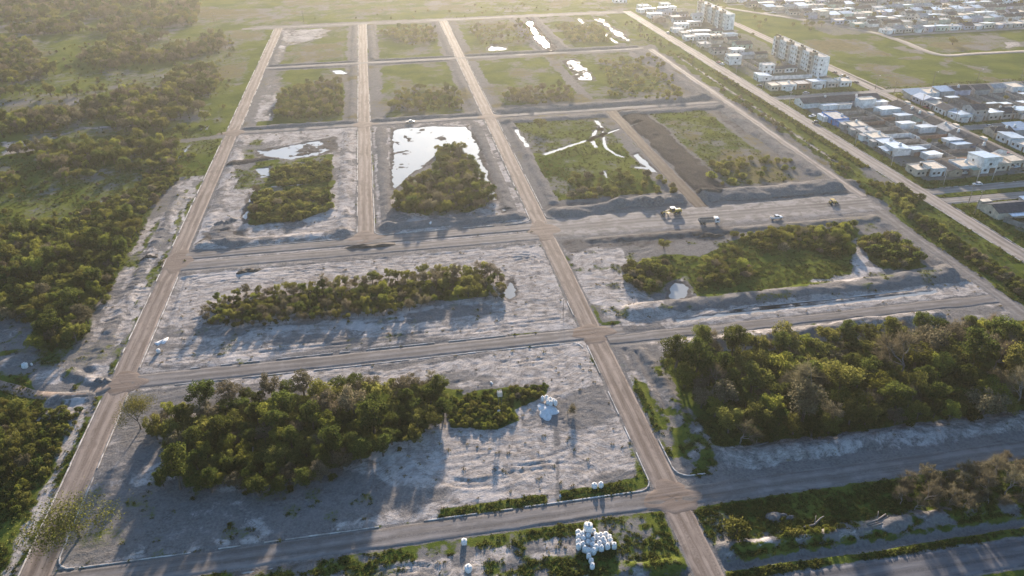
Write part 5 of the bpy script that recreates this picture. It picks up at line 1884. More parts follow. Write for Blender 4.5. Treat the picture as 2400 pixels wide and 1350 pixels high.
for i, (x, y, w, d, rf, wl, rm) in enumerate([(237, 523, 11, 8, 'gable', 'wall_grey', 'roof_dark'), (261, 536.5, 12, 9, 'gable', 'wall_mint', 'roof_dark'), (249, 520, 9, 8, 'shed', 'wall_white', 'roof_zinc'), (235, 545, 9, 8, 'flat', 'wall_render', 'roof_grey'),
                                              (233.5, 569.5, 8.5, 8, 'flat', 'wall_white', 'roof_cream'), (243.5, 569.5, 9.5, 8, 'shed', 'wall_white', 'roof_zinc'), (254, 569, 9, 8, 'flat', 'wall_cream', 'roof_cream'), (265, 568, 9, 9, 'shed', 'wall_white', 'roof_blue'),
                                              (234, 598, 9, 8, 'flat', 'wall_white', 'roof_grey'), (243, 612, 10, 8, 'shed', 'wall_white', 'roof_zinc'), (256, 618, 10, 8, 'shed', 'wall_grey', 'roof_zinc'), (234, 640, 9, 9, 'gable', 'brick', 'roof_dark'), (236, 658, 11, 9, 'shed', 'wall_white', 'roof_zinc'),
                                              (250, 645, 9, 8, 'flat', 'wall_render', 'roof_grey'), (248, 668, 12, 8, 'gable', 'wall_lilac', 'roof_grey'), (240, 700, 10, 9, 'flat', 'wall_white', 'roof_cream'), (228, 735, 12, 9, 'flat', 'wall_white', 'roof_blue'), (262, 705, 9, 8, 'flat', 'wall_white', 'roof_cream')]):
    house('%s house with %s roof %s' % (WALLWORD[wl], ROOFWORD[rm], ['on the hedge street above the white cube house', 'below the upper apartment block', 'behind the grey house above the white cube', 'on the hedge street opposite the cart track', 'at the hedge street end of the bright roof row',
          'with the brightest roof of its row', 'third in the bright roof row', 'by the lower end of the upper apartment block', 'above the bright roof row on the hedge street', 'in the yards beside the upper apartment block', 'against the upper apartment block yard',
          'on the hedge street near its far end', 'with a wide glinting roof on the hedge street', 'in the far yards off the hedge street', 'in the wide yard before the far meadow', 'at the far end of the hedge street', 'alone at the top of the hedge street', 'behind the last hedge street house'][i]),
          (x, y), FS if i not in (3, 8, 11) else FW, w, d, 3.0, rf, wl, rm, None, 'tank_white' if i % 3 == 0 else None, 1, 2, 'w', seed=i)
for i in range(5):
    yard_wall('low block wall in the yards between the apartment blocks', 243 + i * 6, 500 - i * 5, 243 + i * 6, 470 + i * 4, 1.7, 'block_wall', 'walls between the apartment blocks')


# --- apartment blocks ------------------------------------------------------------
def apartments(label, x0, y0, x1, y1, h=11.6):
    w, L = x1 - x0, y1 - y0
    t = thing('apartment_block', label, 'building', (x0, y0, 0), 0, 'four-storey apartment blocks')
    mb = MB()
    mb.box(0, 0, -0.3, w, L, h)
    for (a0, b0, a1, b1) in ((0, 0, w, 0.25), (0, L - 0.25, w, L), (0, 0.25, 0.25, L - 0.25), (w - 0.25, 0.25, w, L - 0.25)):
        mb.box(a0, b0, h, a1, b1, h + 0.5)
    mb.build('wall', 'wall_white', t)
    rf = MB()
    rf.box(0.252, 0.252, h - 0.02, w - 0.252, L - 0.252, h + 0.15)
    rf.build('roof', 'roof_grey', t)
    for k in range(4):
        cy = L * (k + 0.5) / 4
        st = MB()
        st.box(-1.6, cy - 1.7, -0.3, -0.01, cy + 1.7, h + 0.2)
        tower = st.build('stair_tower', 'wall_render', t)
        hd = MB()
        hd.box(-1.7, cy - 1.9, h + 0.202, 2.2, cy + 1.9, h + 2.1)
        hd.build('tank_house', 'wall_stone', tower)
        tk = MB()
        for dy in (-0.9, 0.9):
            tk.lathe([(0.6, h + 2.08), (0.62, h + 3.0), (0.2, h + 3.3)], 8, 0.3, cy + dy)
        tk.build('water_tank', 'tank_black', tower, True)
        gr = MB()
        for s in range(4):
            gr.box(-1.72, cy - 1.2, 0.7 + s * 2.8, -1.58, cy + 1.2, 2.5 + s * 2.8)
        gr.build('stair_grille', 'steel_dark', tower)
        for s in range(4):
            for dy in (-L / 8 + 1.6, -L / 8 + 3.9, L / 8 - 3.9, L / 8 - 1.6):
                if abs(dy) < 2.2:
                    continue
                wn = MB()
                wn.box(-0.05, cy + dy - 0.65, 0.9 + s * 2.8, 0.03, cy + dy + 0.65, 2.15 + s * 2.8)
                o = wn.build('window', 'frame_white', t)
                pn = MB()
                pn.box(-0.07, cy + dy - 0.55, 1.0 + s * 2.8, 0.0, cy + dy + 0.55, 2.05 + s * 2.8)
                pn.build('pane', 'glass_dark', o)
    for s in range(4):
        for xx in (w * 0.3,):
            wn = MB()
            wn.box(xx - 0.4, -0.05, 1.2 + s * 2.8, xx + 0.4, 0.03, 2.1 + s * 2.8)
            wn.build('window', 'glass_dark', t)
    return t


apartments('four-storey white apartment block beside the row of parked cars', 272.3, 450.5, 279.6, 512.5)
apartments('four-storey white apartment block farther up, beside the bright roof row', 272.5, 594.5, 280.0, 654.5)

# --- blocks east of the pale street -----------------------------------------------
hr = random.Random(77)
WM = ['wall_white', 'wall_grey', 'wall_lilac', 'wall_mint', 'wall_cream', 'wall_render', 'wall_white', 'wall_grey']
RMx = [('gable', 'roof_dark'), ('gable', 'roof_dark'), ('shed', 'roof_zinc'), ('flat', 'roof_cream'), ('flat', 'roof_grey'), ('gable', 'roof_grey'), ('shed', 'roof_blue')]


def row(x0, x1, y, face, where, grp, step=9.6, d=9.0, hmax=3.3):
    x = x0
    seen = {}
    while x < x1 - 6:
        w = step * hr.uniform(0.8, 1.15)
        wl = hr.choice(WM)
        rf, rm = hr.choice(RMx)
        two = hr.random() < 0.08
        lab = '%s%s house, %s %s roof, %s' % ('two-storey ' if two else '', WALLWORD[wl], {'flat': 'flat', 'gable': 'pitched', 'shed': 'sloping'}[rf], ROOFWORD[rm], where)
        house(lab, (x + w / 2, y + hr.uniform(-0.8, 0.8)), face, w - 0.25, d * hr.uniform(0.85, 1.15), (hr.uniform(2.7, hmax) if not two else 5.8), rf, wl, rm, lab + ' group', 'tank_white' if hr.random() < 0.35 else None, 2 if two else 1, 2, 'w' if face == FS else '',
              [('box', -w * 0.4, -d / 2 - 2.2, 0, -d / 2 * 1.16 - 0.02, 2.6, wl, 'roof_grey')] if hr.random() < 0.3 and face == FS else None, seed=int(x))
        x += w + (hr.uniform(1.5, 4) if hr.random() < 0.2 else 0.15)


for (xa, xb, yy, fc, dd, wh) in ((244, 270, 553.5, FN, 7.5, 'behind the bright roof row'), (231, 270, 584.0, FS, 8.0, 'in the packed row above the bright roofs'), (243, 271, 632.0, FS, 7.0, 'in the yards beside the upper apartments'),
                                 (256, 271, 656.0, FS, 7.0, 'past the upper apartments yard'), (229, 268, 684.0, FS, 8.0, 'in the last row of the hedge street'), (246, 268, 506.0, FN, 6.5, 'in the yards above the white cube house'), (242, 266, 466.0, FS, 6.0, 'in the yards below the lower apartments')):
    row(xa, xb, yy, fc, wh, 'x', 8.2, dd, 3.0)
row(299, 400, 355, FS, 'above the second cross street', 'x')
row(299, 420, 398, FN, 'in the row along the open field', 'x')
row(299, 400, 329, FN, 'below the second cross street', 'x')
row(299, 380, 284, FS, 'on the avenue past the pale street', 'x')
for i, y in enumerate((366, 376, 386)):
    lab = 'grey-white house facing the pale street, %s above the second cross street' % ['just', 'second', 'third'][i]
    house(lab, (303, y), FW, 9.4, 8.4, 3.0, 'gable' if i != 1 else 'flat', ['wall_white', 'wall_grey', 'wall_lilac'][i], ['roof_dark', 'roof_cream', 'roof_zinc'][i], 'houses facing the pale street from the east', None, 1, 2, '')
for i, y in enumerate((308, 318)):
    house('white house facing the pale street, %s below the second cross street' % ['second', 'first'][i], (303, y), FW, 9.4, 8.6, 3.1, 'shed' if i else 'flat', 'wall_white', 'roof_zinc' if i else 'roof_cream', 'white houses facing the pale street from the east', None, 1, 2, '')
for i in range(11):
    yard_wall('block wall between the yards beyond the pale street', 309 + i * 9.7, 362, 309 + i * 9.7, 391, 1.8, 'brick' if i % 4 == 2 else 'block_wall', 'yard walls beyond the pale street')
for i in range(8):
    yard_wall('block wall between the yards of the avenue block', 309 + i * 9.7, 292, 309 + i * 9.7, 323, 1.8, 'block_wall', 'yard walls of the avenue block')
for i in range(9):
    x, y = 306 + i * 11 + hr.uniform(-2, 2), hr.uniform(366, 388)
    shed('small yard shed with pale sheet roof beyond the pale street', x, y, x + hr.uniform(4, 7), y + hr.uniform(3, 5), 2.3, 'block_wall', 'roof_zinc', 'yard sheds beyond the pale street')
# --- far town ------------------------------------------------------------------------
FARN = 0
for yi, (y, face) in enumerate([(559.5, FS), (583, FN), (600, FS), (624, FN), (643, FS), (667, FN), (686, FS), (710, FN), (730, FS), (756, FN)]):
    xa = 330 + (y - 545) * -0.42
    xa = max(xa + 62, 300 + (y - 545) * 0.05) if y > 555 else xa
    row(xa, min(rx(y, -30), 640), y, face, ['in the far town along its first street', 'behind the first far town street', 'in the second far town street', 'in the second far town street', 'in the third far town street', 'in the third far town street',
        'in the fourth far town street', 'in the fourth far town street', 'at the far edge of the town', 'at the far edge of the town'][yi], 'x', 9.2, 8.4)
for k in range(3):
    street_y = (612, 655, 698)[k]
    strip('town_street', 0, street_y, 2.6, 350 - k * 15, min(rx(street_y, -20), 640), 'town_cross', 0.3, 0.02)
# town trees
for i in range(170):
    x, y = hr.uniform(300, 600), hr.uniform(565, 760)
    if lx(y) < x < rx(y, -35):
        PT = (x, y, hr.choice(['olive_round', 'dense_dark', 'brown_open', 'olive_wide']), hr.uniform(0.6, 1.0), '', '')
        TOWNT = globals().setdefault('TOWN_TREES', [])
        TOWNT.append(PT)
for (x, y, s) in [(262, 323, .7), (266, 320, .8), (227.5, 347, .5), (228, 300, .55), (228.2, 329, .5), (255, 470, .9), (262, 482, .8), (269, 488, .7), (248, 478, .6), (266, 520, .7), (270, 560, .8), (287, 443, .6), (285, 570, .7), (310, 377, .7), (330, 372, .8), (350, 380, .8), (372, 374, .8), (320, 310, .8),
                   (345, 306, .8), (297, 398, .6), (245, 480, .5), (230, 535, .6), (228.5, 508, .6), (231, 560, .6), (262, 585, .8), (244, 630, .7), (262, 640, .8), (300, 560, .8), (233, 232, .3), (246, 229, .6), (258, 232, .7)]:
    TOWN_TREES.append((x, y, hr.choice(['olive_round', 'bright_round', 'dense_dark', 'olive_wide']), s * 0.8, '', ''))
scatter_stuff('town_greenery', 'small trees and bushes among the town yards', 'trees', rows(TOWN_TREES), PR)


# --- poles -------------------------------------------------------------------------
def pole(label, x, y, h, kind='utility', group=None, rz=0.0, lean=0.0, mat='pole_wood'):
    t = thing('utility_pole' if kind != 'lamp' else 'street_lamp', label, 'pole' if kind != 'lamp' else 'street lamp', (x, y, hat(x, y) if y < 950 else 0), rz, group)
    t.rotation_euler = (lean, 0, rz)
    a = MB()
    a.tube([(0, 0, -0.5), (0, 0, h * 0.5), (0, 0, h)], [0.17, 0.14, 0.10], 7)
    a.build('shaft', mat, t, True)
    c = MB()
    if kind == 'lamp':
        c.tube([(0, 0, h - 0.1), (0, -0.7, h + 0.25), (0, -1.7, h + 0.3)], [0.05, 0.045, 0.04], 5)
        ar = c.build('arm', 'pole_concrete', t)
        l = MB()
        l.box(-0.16, -2.3, h + 0.2, 0.16, -1.6, h + 0.36)
        l.build('lamp_head', 'tank_white', ar)
    else:
        c.box(-1.0, -0.07, h - 0.55, 1.0, 0.07, h - 0.40)
        cr = c.build('crossarm', mat, t)
        for q in (-0.9, 0, 0.9):
            i_ = MB()
            i_.lathe([(0.05, h - 0.40), (0.09, h - 0.30), (0.04, h - 0.15)], 6, q, 0)
            i_.build('insulator', 'tank_white', cr)
    return t


for i, y in enumerate((212, 300, 330, 362, 398, 432, 470, 508, 548, 590, 640)):
    pole('thin pale street pole on the hedge street verge', 227.2, y, 7.5, 'utility', 'poles on the hedge street verge', 0, 0, 'pole_concrete')
for i, y in enumerate((300, 322, 350, 378, 404)):
    pole('wooden street pole on the pale street verge', 296.2, y, 7.5, 'utility', 'poles on the pale street verge', math.pi / 2)
for i, x in enumerate((236, 252, 259.5, 276)):
    pole('pale street pole on the avenue verge', x, 275.2, 7.0, 'utility', 'poles on the avenue verge', math.pi / 2, 0.0, 'pole_concrete')
for i, x in enumerate((310, 326, 338, 356)):
    pole('wooden street pole above the second cross street', x, 346.4, 7.5, 'utility', 'poles above the second cross street', math.pi / 2)
for i, x in enumerate((262, 300, 330, 360)):
    pole('street lamp at the edge of the open field', x + 30, 416.5, 8.5, 'lamp', 'street lamps along the open field')
pole('braced timber pole standing at the corner of the avenue', *P(2268, 482), 9.5, 'utility', None, 0.3)
pole('second timber pole of the pair at the corner of the avenue', *P(2283, 502), 10.5, 'utility', None, 0.3, 0.06)
pole('lone power pole in the far west woods', *P(88, 80), 9, 'utility', None, 0.6)
pole('power pole above the wooded ridge', *P(299, 58), 9, 'utility', None, 0.6)
pole('thin power pole in the far meadow', *P(712, 52), 10, 'utility', None, 0.6)
pole('left leg pole of the twin power pole by the far meadow', *P(503, 58), 9.5, 'utility', None, 0.6)
pole('right leg pole of the twin power pole by the far meadow', *P(509, 57), 9.5, 'utility', None, 0.6)

t = thing('lot_post', 'thin dark post on the bare lot beside the right long road', 'post', (*P(1320, 742), 0.0), 0.0)
a = MB()
a.tube([(0, 0, -0.4), (0, 0, 3.4), (0, 0, 6.6)], [0.07, 0.06, 0.05], 6)
a.build('shaft', 'steel_dark', t, True)
t = thing('wooden_post', 'bare leaning wooden post against the shaded grove', 'post', (*P(590, 1086), 0.0), 0.0)
t.rotation_euler = (-0.15, 0.22, 0)
a = MB()
a.tube([(0, 0, -0.4), (0, 0, 2.4), (0, 0, 4.6)], [0.13, 0.11, 0.09], 7)
a.build('shaft', 'pole_wood', t, True)
# ------------------------------------------------------------------ vehicles
simple('paint_white', (0.72, 0.72, 0.72), 0.3, var=0.06, spec=0.6)
simple('paint_red', (0.32, 0.035, 0.03), 0.3, var=0.08, spec=0.6)
simple('paint_silver', (0.42, 0.44, 0.46), 0.32, 0.5, var=0.06)
simple('paint_black', (0.03, 0.03, 0.034), 0.3, var=0.1, spec=0.6)
simple('paint_yellow', (0.52, 0.34, 0.035), 0.5, var=0.22, scale=1.2, second=(0.30, 0.20, 0.05))
simple('tyre', (0.025, 0.024, 0.023), 0.9, var=0.2)
simple('rim', (0.35, 0.34, 0.32), 0.5, 0.4, var=0.15)
simple('grey_steel', (0.22, 0.22, 0.22), 0.6, 0.3, var=0.25, scale=1.2)
simple('lens', (0.75, 0.72, 0.6), 0.2, var=0.05)
simple('lens_red', (0.4, 0.02, 0.02), 0.25, var=0.05)


def wheel(par, x, y, r, w, side):
    a = MB()
    s = 1 if side > 0 else -1
    y0, y1 = (y, y + s * w)
    k = 14
    for (rr_, m_, nm, ya, yb) in ((r, 'tyre', 'wheel', min(y0, y1), max(y0, y1)),):
        ring = [(x + rr_ * math.cos(2 * math.pi * i / k), r + rr_ * math.sin(2 * math.pi * i / k)) for i in range(k)]
        a.prism_y(ring, ya, yb)
    o = a.build('wheel', 'tyre', par, True)
    b_ = MB()
    ring = [(x + 0.58 * r * math.cos(2 * math.pi * i / k), r + 0.58 * r * math.sin(2 * math.pi * i / k)) for i in range(k)]
    b_.prism_y(ring, (y1 if s > 0 else y1 - 0.03), (y1 + 0.03 if s > 0 else y1))
    b_.build('rim', 'rim', o)
    return o


def bevel_mesh(mb, name, mat, par, off=0.07, seg=2):
    me = mb.mesh(name, mat)
    bm = bmesh.new()
    bm.from_mesh(me)
    bmesh.ops.recalc_face_normals(bm, faces=bm.faces[:])
    bmesh.ops.bevel(bm, geom=[e for e in bm.edges if e.is_manifold and e.calc_face_angle(0) > 0.35], offset=off, segments=seg, profile=0.6, affect='EDGES', clamp_overlap=True)
    bm.to_mesh(me)
    bm.free()
    me.polygons.foreach_set('use_smooth', [True] * len(me.polygons))
    return link(name, me, par)


def car(label, loc, rz, paint, group=None, pickup=False):
    """length along +x (front)"""
    t = thing('pickup_truck' if pickup else 'car', label, 'pickup' if pickup else 'car', (loc[0], loc[1], 0.03), rz, group)
    t.scale = (0.92, 0.92, 0.92)
    L, Wd = (5.3, 1.85) if pickup else (4.3, 1.75)
    a = MB()
    if pickup:
        a.prism_y([(-L / 2, 0.42), (L / 2 - 0.1, 0.38), (L / 2, 0.7), (L / 2 - 0.15, 1.02), (1.25, 1.12), (-0.55, 1.12), (-0.6, 1.12), (-L / 2, 1.12)], -Wd / 2, Wd / 2)
    else:
        a.prism_y([(-L / 2, 0.36), (L / 2 - 0.08, 0.34), (L / 2, 0.62), (L / 2 - 0.25, 0.82), (1.0, 0.94), (-1.5, 0.98), (-L / 2, 0.9)], -Wd / 2, Wd / 2)
    bevel_mesh(a, 'body', paint, t, 0.09)
    c = MB()
    cw = Wd / 2 - 0.08
    if pickup:
        lo, hi, z0, z1 = (-0.75, 1.35), (-0.6, 0.75), 1.08, 1.74
    else:
        lo, hi, z0, z1 = (-1.75, 1.1), (-1.2, 0.35), 0.92, 1.45
    c.hexa([(lo[0], -cw, z0), (lo[1], -cw, z0), (lo[1], cw, z0), (lo[0], cw, z0)], [(hi[0], -cw + 0.16, z1), (hi[1], -cw + 0.16, z1), (hi[1], cw - 0.16, z1), (hi[0], cw - 0.16, z1)])
    g = bevel_mesh(c, 'cabin_glass', 'glass_dark', t, 0.05)
    r_ = MB()
    r_.box(hi[0] - 0.02, -cw + 0.14, z1 - 0.02, hi[1] + 0.02, cw - 0.14, z1 + 0.045)
    for px_ in ((lo[0] + hi[0]) / 2, -0.05 if not pickup else 0.15):
        for s in (-1, 1):
            r_.hexa([(px_ - 0.07, s * cw - 0.02, z0), (px_ + 0.07, s * cw - 0.02, z0), (px_ + 0.07, s * cw + 0.02, z0), (px_ - 0.07, s * cw + 0.02, z0)],
                    [(px_ - 0.05, s * (cw - 0.16) - 0.02, z1), (px_ + 0.05, s * (cw - 0.16) - 0.02, z1), (px_ + 0.05, s * (cw - 0.16) + 0.02, z1), (px_ - 0.05, s * (cw - 0.16) + 0.02, z1)])
    r_.build('cabin_roof', paint, t)
    if pickup:
        bd = MB()
        bd.box(-L / 2 + 0.12, -Wd / 2 + 0.16, 1.05, -0.85, Wd / 2 - 0.16, 1.135)
        bd.build('load_bed', 'steel_dark', t)
    for x in (-L / 2 + 0.85, L / 2 - 0.85):
        for s in (-1, 1):
            wheel(t, x, s * (Wd / 2 - 0.20), 0.37 if pickup else 0.32, 0.22, s)
    for s in (-1, 1):
        h_ = MB()
        h_.box(L / 2 - 0.10, s * 0.62 - 0.17, 0.62, L / 2 + 0.01, s * 0.62 + 0.17, 0.78)
        h_.build('headlight', 'lens', t)
        h_ = MB()
        h_.box(-L / 2 - 0.01, s * 0.68 - 0.14, 0.7, -L / 2 + 0.06, s * 0.68 + 0.14, 0.9)
        h_.build('tail_light', 'lens_red', t)
    return t


car('white double-cab pickup parked beside the wide earth street', P(1819, 513), R(2), 'paint_white', None, True)
car('pale pickup on the cross street above the big pond', P(962, 288), R(2), 'paint_silver', None, True)
car('white hatchback parked on the avenue beside the green median', P(2290, 434), R(178), 'paint_white')
car('white car parked beside the bright blue house', P(1903, 274), R(200), 'paint_white')
car('dark car parked below the bright blue house', P(1911, 289), R(195), 'paint_black')
for (px, py, rz, pt, lab) in [(1956, 172, 100, 'paint_black', 'black car parked at the foot of the lower apartment block'), (1973, 180, 100, 'paint_white', 'white car parked beyond the lower apartment block'),
                              (1984, 184, 100, 'paint_silver', 'silver car parked beyond the lower apartment block'), (2005, 195, 110, 'paint_black', 'black car parked on the pale street below the others'),
                              (2117, 245, 280, 'paint_black', 'dark car parked by the corner tree on the pale street'), (2170, 254, 280, 'paint_red', 'red car parked opposite the east row of the big block'),
                              (2172, 274, 275, 'paint_white', 'white car parked before the east row of the big block'), (2202, 286, 275, 'paint_red', 'dark red car on the pale street beside the dark roofed row'),
                              (2318, 298, 2, 'paint_silver', 'silver car on the second cross street'), (2324, 345, 275, 'paint_black', 'black car on the pale street near the avenue'),
                              (2361, 364, 275, 'paint_red', 'red car on the pale street near the avenue'), (2380, 393, 10, 'paint_white', 'white car beside the cream corner house of the avenue'),
                              (1692, 152, 100, 'paint_white', 'white car parked beside the two-storey white cube'), (1684, 148, 100, 'paint_red', 'orange-red car parked beside the two-storey white cube'),
                              (1565, 78, 95, 'paint_white', 'white car parked far up the hedge street'), (1780, 203, 130, 'paint_black', 'dark car on the verge by the corner house below the apartments'),
                              (1889, 220, 5, 'paint_silver', 'silver car on the first town cross street'), (2122, 74, 5, 'paint_white', 'white car on the first far town street'), (2170, 72, 5, 'paint_white', 'white car farther along the first far town street'), (1812, 31, 350, 'paint_white', 'white car on the curving dirt street')]:
    car(lab, P(px, py), R(rz), pt)

# --- dump truck (front = +x)
x, y = P(1662, 524)
t = thing('dump_truck', 'white-cabbed dump truck with open grey tipper body on the wide earth street', 'truck', (x, y, 0.03), R(-5))
t.scale = (0.9, 0.9, 0.9)
a = MB()
a.box(-4.4, -0.45, 0.75, 4.0, 0.45, 1.05)
a.build('chassis', 'steel_dark', t)
a = MB()
a.prism_y([(2.2, 0.75), (4.25, 0.75), (4.3, 1.6), (4.05, 2.05), (3.85, 2.85), (2.3, 2.9), (2.2, 2.7)], -1.2, 1.2)
cab = bevel_mesh(a, 'cab', 'paint_white', t, 0.10)
a = MB()
a.hexa([(4.10, -1.05, 2.02), (4.16, -1.05, 2.02), (4.16, 1.05, 2.02), (4.10, 1.05, 2.02)], [(3.90, -1.0, 2.70), (3.97, -1.0, 2.70), (3.97, 1.0, 2.70), (3.90, 1.0, 2.70)])
a.build('windscreen', 'glass_dark', cab)
for s in (-1, 1):
    a = MB()
    a.box(2.75, s * 1.21 - 0.02, 1.75, 3.75, s * 1.21 + 0.02, 2.55)
    a.build('side_window', 'glass_dark', cab)
    a = MB()
    a.box(4.22, s * 0.9 - 0.18, 0.95, 4.33, s * 0.9 + 0.18, 1.2)
    a.build('headlight', 'lens', cab)
a = MB()
for (x0, y0, x1, y1) in ((-4.6, -1.28, 1.9, -1.18), (-4.6, 1.18, 1.9, 1.28), (1.8, -1.18, 1.9, 1.18)):
    a.box(x0, y0, 1.1, x1, y1, 2.55)
a.box(-4.6, -1.18, 1.08, 1.8, 1.18, 1.22)
for k in range(7):
    for s in (-1, 1):
        a.box(-4.4 + k * 0.95, s * 1.31 - 0.05, 1.1, -4.28 + k * 0.95, s * 1.31 + 0.05, 2.55)
a.box(1.8, -1.25, 2.55, 2.5, 1.25, 2.65)
tub = a.build('tipper_body', 'grey_steel', t)
a = MB()
a.box(-4.72, -1.25, 1.15, -4.62, 1.25, 2.45)
a.build('tailgate', 'grey_steel', tub)
for x_ in (3.2, -2.2, -3.5):
    for s in (-1, 1):
        wheel(t, x_, s * 0.85, 0.52, 0.36, s)

# --- motor grader (blade end towards -x)
x, y = P(1575, 502)
t = thing('motor_grader', 'yellow motor grader with pale cab roof below the earth bank', 'grader', (x, y, 0.03), R(4))
a = MB()
a.tube([(-4.3, 0, 0.95), (-3.6, 0, 1.5), (-1.5, 0, 1.75), (0.2, 0, 1.35)], [0.2, 0.22, 0.24, 0.26], 8)
a.build('front_frame', 'paint_yellow', t, True)
a = MB()
a.prism_y([(0.9, 0.85), (3.9, 0.85), (3.95, 1.7), (3.6, 2.05), (0.9, 2.1)], -0.75, 0.75)
bevel_mesh(a, 'engine_hood', 'paint_yellow', t, 0.12)
a = MB()
a.box(-0.75, -0.75, 1.1, 0.85, 0.75, 2.85)
cb_ = a.build('cab', 'glass_dark', t)
a = MB()
for (px_, py_) in ((-0.78, -0.78), (0.78, -0.78), (-0.78, 0.68), (0.78, 0.68)):
    a.box(px_, py_, 1.05, px_ + 0.1, py_ + 0.1, 2.87)
a.box(-0.8, -0.8, 1.0, 0.9, 0.8, 1.3)
a.build('cab_frame', 'paint_yellow', cb_)
a = MB()
a.box(-0.95, -0.95, 2.852, 1.0, 0.95, 3.0)
a.build('cab_roof', 'tank_white', cb_)
a = MB()
a.hexa([(-2.6, -1.7, 0.12), (-2.2, -1.7, 0.12), (-1.2, 1.7, 0.12), (-1.6, 1.7, 0.12)], [(-2.45, -1.7, 0.72), (-2.35, -1.7, 0.72), (-1.35, 1.7, 0.72), (-1.45, 1.7, 0.72)])
a.build('blade', 'grey_steel', t)
a = MB()
a.lathe([(0.75, 0.7), (0.75, 0.85)], 14, -1.9, 0)
a.tube([(-3.6, 0, 1.35), (-1.9, 0, 0.8)], 0.1, 6)
a.build('blade_circle', 'paint_yellow', t)
a = MB()
a.tube([(-4.0, -0.95, 0.62), (-4.0, 0.95, 0.62)], 0.11, 6)
a.tube([(-4.0, 0, 0.6), (-4.15, 0, 1.0)], 0.14, 6)
a.build('front_axle', 'paint_yellow', t)
a = MB()
a.tube([(2.6, 0.3, 2.0), (2.6, 0.3, 2.7)], 0.07, 6)
a.build('exhaust', 'steel_dark', t)
for x_ in (-4.0, 1.4, 3.0):
    for s in (-1, 1):
        wheel(t, x_, s * (0.72 if x_ > 0 else 0.85), 0.62, 0.36, s)

# --- backhoe loader
x, y = P(1951, 478)
t = thing('backhoe_loader', 'dusty yellow loader with flat canopy at the end of the wide earth street', 'loader', (x, y, 0.03), R(6))
t.scale = (0.8, 0.8, 0.8)
a = MB()
a.prism_y([(-1.6, 0.6), (1.9, 0.6), (2.0, 1.3), (1.8, 1.55), (-0.1, 1.6), (-1.6, 1.2)], -0.55, 0.55)
bevel_mesh(a, 'body', 'paint_yellow', t, 0.08)
a = MB()
for (px_, py_) in ((-1.3, -0.75), (0.2, -0.75), (-1.3, 0.68), (0.2, 0.68)):
    a.box(px_, py_, 1.1, px_ + 0.08, py_ + 0.08, 2.6)
cp = a.build('canopy_posts', 'steel_dark', t)
a = MB()
a.box(-1.5, -0.95, 2.6, 0.5, 0.95, 2.74)
a.build('canopy', 'paint_yellow', t)
a = MB()
a.box(-0.9, -0.3, 1.2, -0.35, 0.3, 1.75)
a.box(-1.0, -0.3, 1.5, -0.88, 0.3, 2.15)
a.build('seat', 'tyre', t)
for s in (-1, 1):
    a = MB()
    a.tube([(0.6, s * 0.68, 1.5), (1.8, s * 0.68, 1.15), (2.7, s * 0.68, 0.5)], 0.1, 6)
    a.build('loader_arm', 'paint_yellow', t)
a = MB()
a.prism_y([(2.6, 0.12), (3.4, 0.12), (3.45, 0.2), (2.75, 0.24), (2.78, 0.95), (2.6, 0.95)], -1.05, 1.05)
a.build('bucket', 'grey_steel', t)
a = MB()
a.tube([(-1.6, 0, 0.9), (-2.2, 0, 2.1), (-2.9, 0, 1.3), (-2.8, 0, 0.7)], [0.16, 0.14, 0.12, 0.1], 6)
a.build('rear_boom', 'paint_yellow', t)
a = MB()
a.prism_y([(-3.0, 0.3), (-2.55, 0.25), (-2.5, 0.75), (-2.9, 0.8)], -0.3, 0.3)
a.build('rear_bucket', 'grey_steel', t)
for s in (-1, 1):
    wheel(t, -0.9, s * 0.62, 0.72, 0.38, s)
    wheel(t, 1.45, s * 0.62, 0.48, 0.30, s)

# ------------------------------------------------------------------ bulk bags
simple('woven_white', (0.82, 0.81, 0.79), 0.75, var=0.12, scale=3.0, bump=0.5, bscale=6, obj_var=0.06, second=(0.66, 0.64, 0.61))
simple('lime_powder', (0.66, 0.66, 0.65), 0.95, var=0.15, scale=1.5, bump=0.6, bscale=5)


def bag_mesh(seed, slump=0.0):
    rg = random.Random(seed)
    ph = [rg.uniform(0, 6.28) for _ in range(4)]

    def wob(tt, z):
        return 1 + 0.07 * math.cos(4 * tt + ph[0]) + 0.045 * math.sin(3 * tt + ph[1] + 3 * z) + 0.035 * math.sin(7 * tt + ph[2] + 5 * z)
    h = 1.18 * (1 - slump * 0.4)
    r = 0.50 * (1 + slump * 0.3)
    mb = MB()
    mb.lathe([(r * 0.90, -0.1), (r * 1.0, 0.06), (r * 1.05, h * 0.3), (r * 1.03, h * 0.65), (r * 0.99, h * 0.88), (r * 0.88, h * 0.97), (r * 0.5, h * 1.0), (r * 0.2, h * 0.96)], 16, 0, 0, 0, wob)
    tp = MB()
    tp.lathe([(0.16, h * 0.97), (0.11, h + 0.10), (0.20, h + 0.22), (0.13, h + 0.27)], 9, rg.uniform(-0.05, .05), rg.uniform(-.05, .05), 0, lambda tt, z: 1 + 0.25 * math.sin(5 * tt + ph[3]))
    for k in range(4):
        an = k * math.pi / 2 + 0.78
        c_, s_ = math.cos(an), math.sin(an)
        tp.tube([(c_ * r * 0.75, s_ * r * 0.75, h * 0.94), (c_ * r * 0.82, s_ * r * 0.82, h + 0.14), (c_ * r * 0.5, s_ * r * 0.5, h + 0.16), (c_ * r * 0.45, s_ * r * 0.45, h * 0.98)], 0.03, 4)
    return mb.mesh('bag', 'woven_white', True), tp.mesh('bag_top', 'woven_white', True)


BAGS = [bag_mesh(i, 0.0) for i in range(5)] + [bag_mesh(20 + i, 0.5) for i in range(2)]
br_ = random.Random(4)


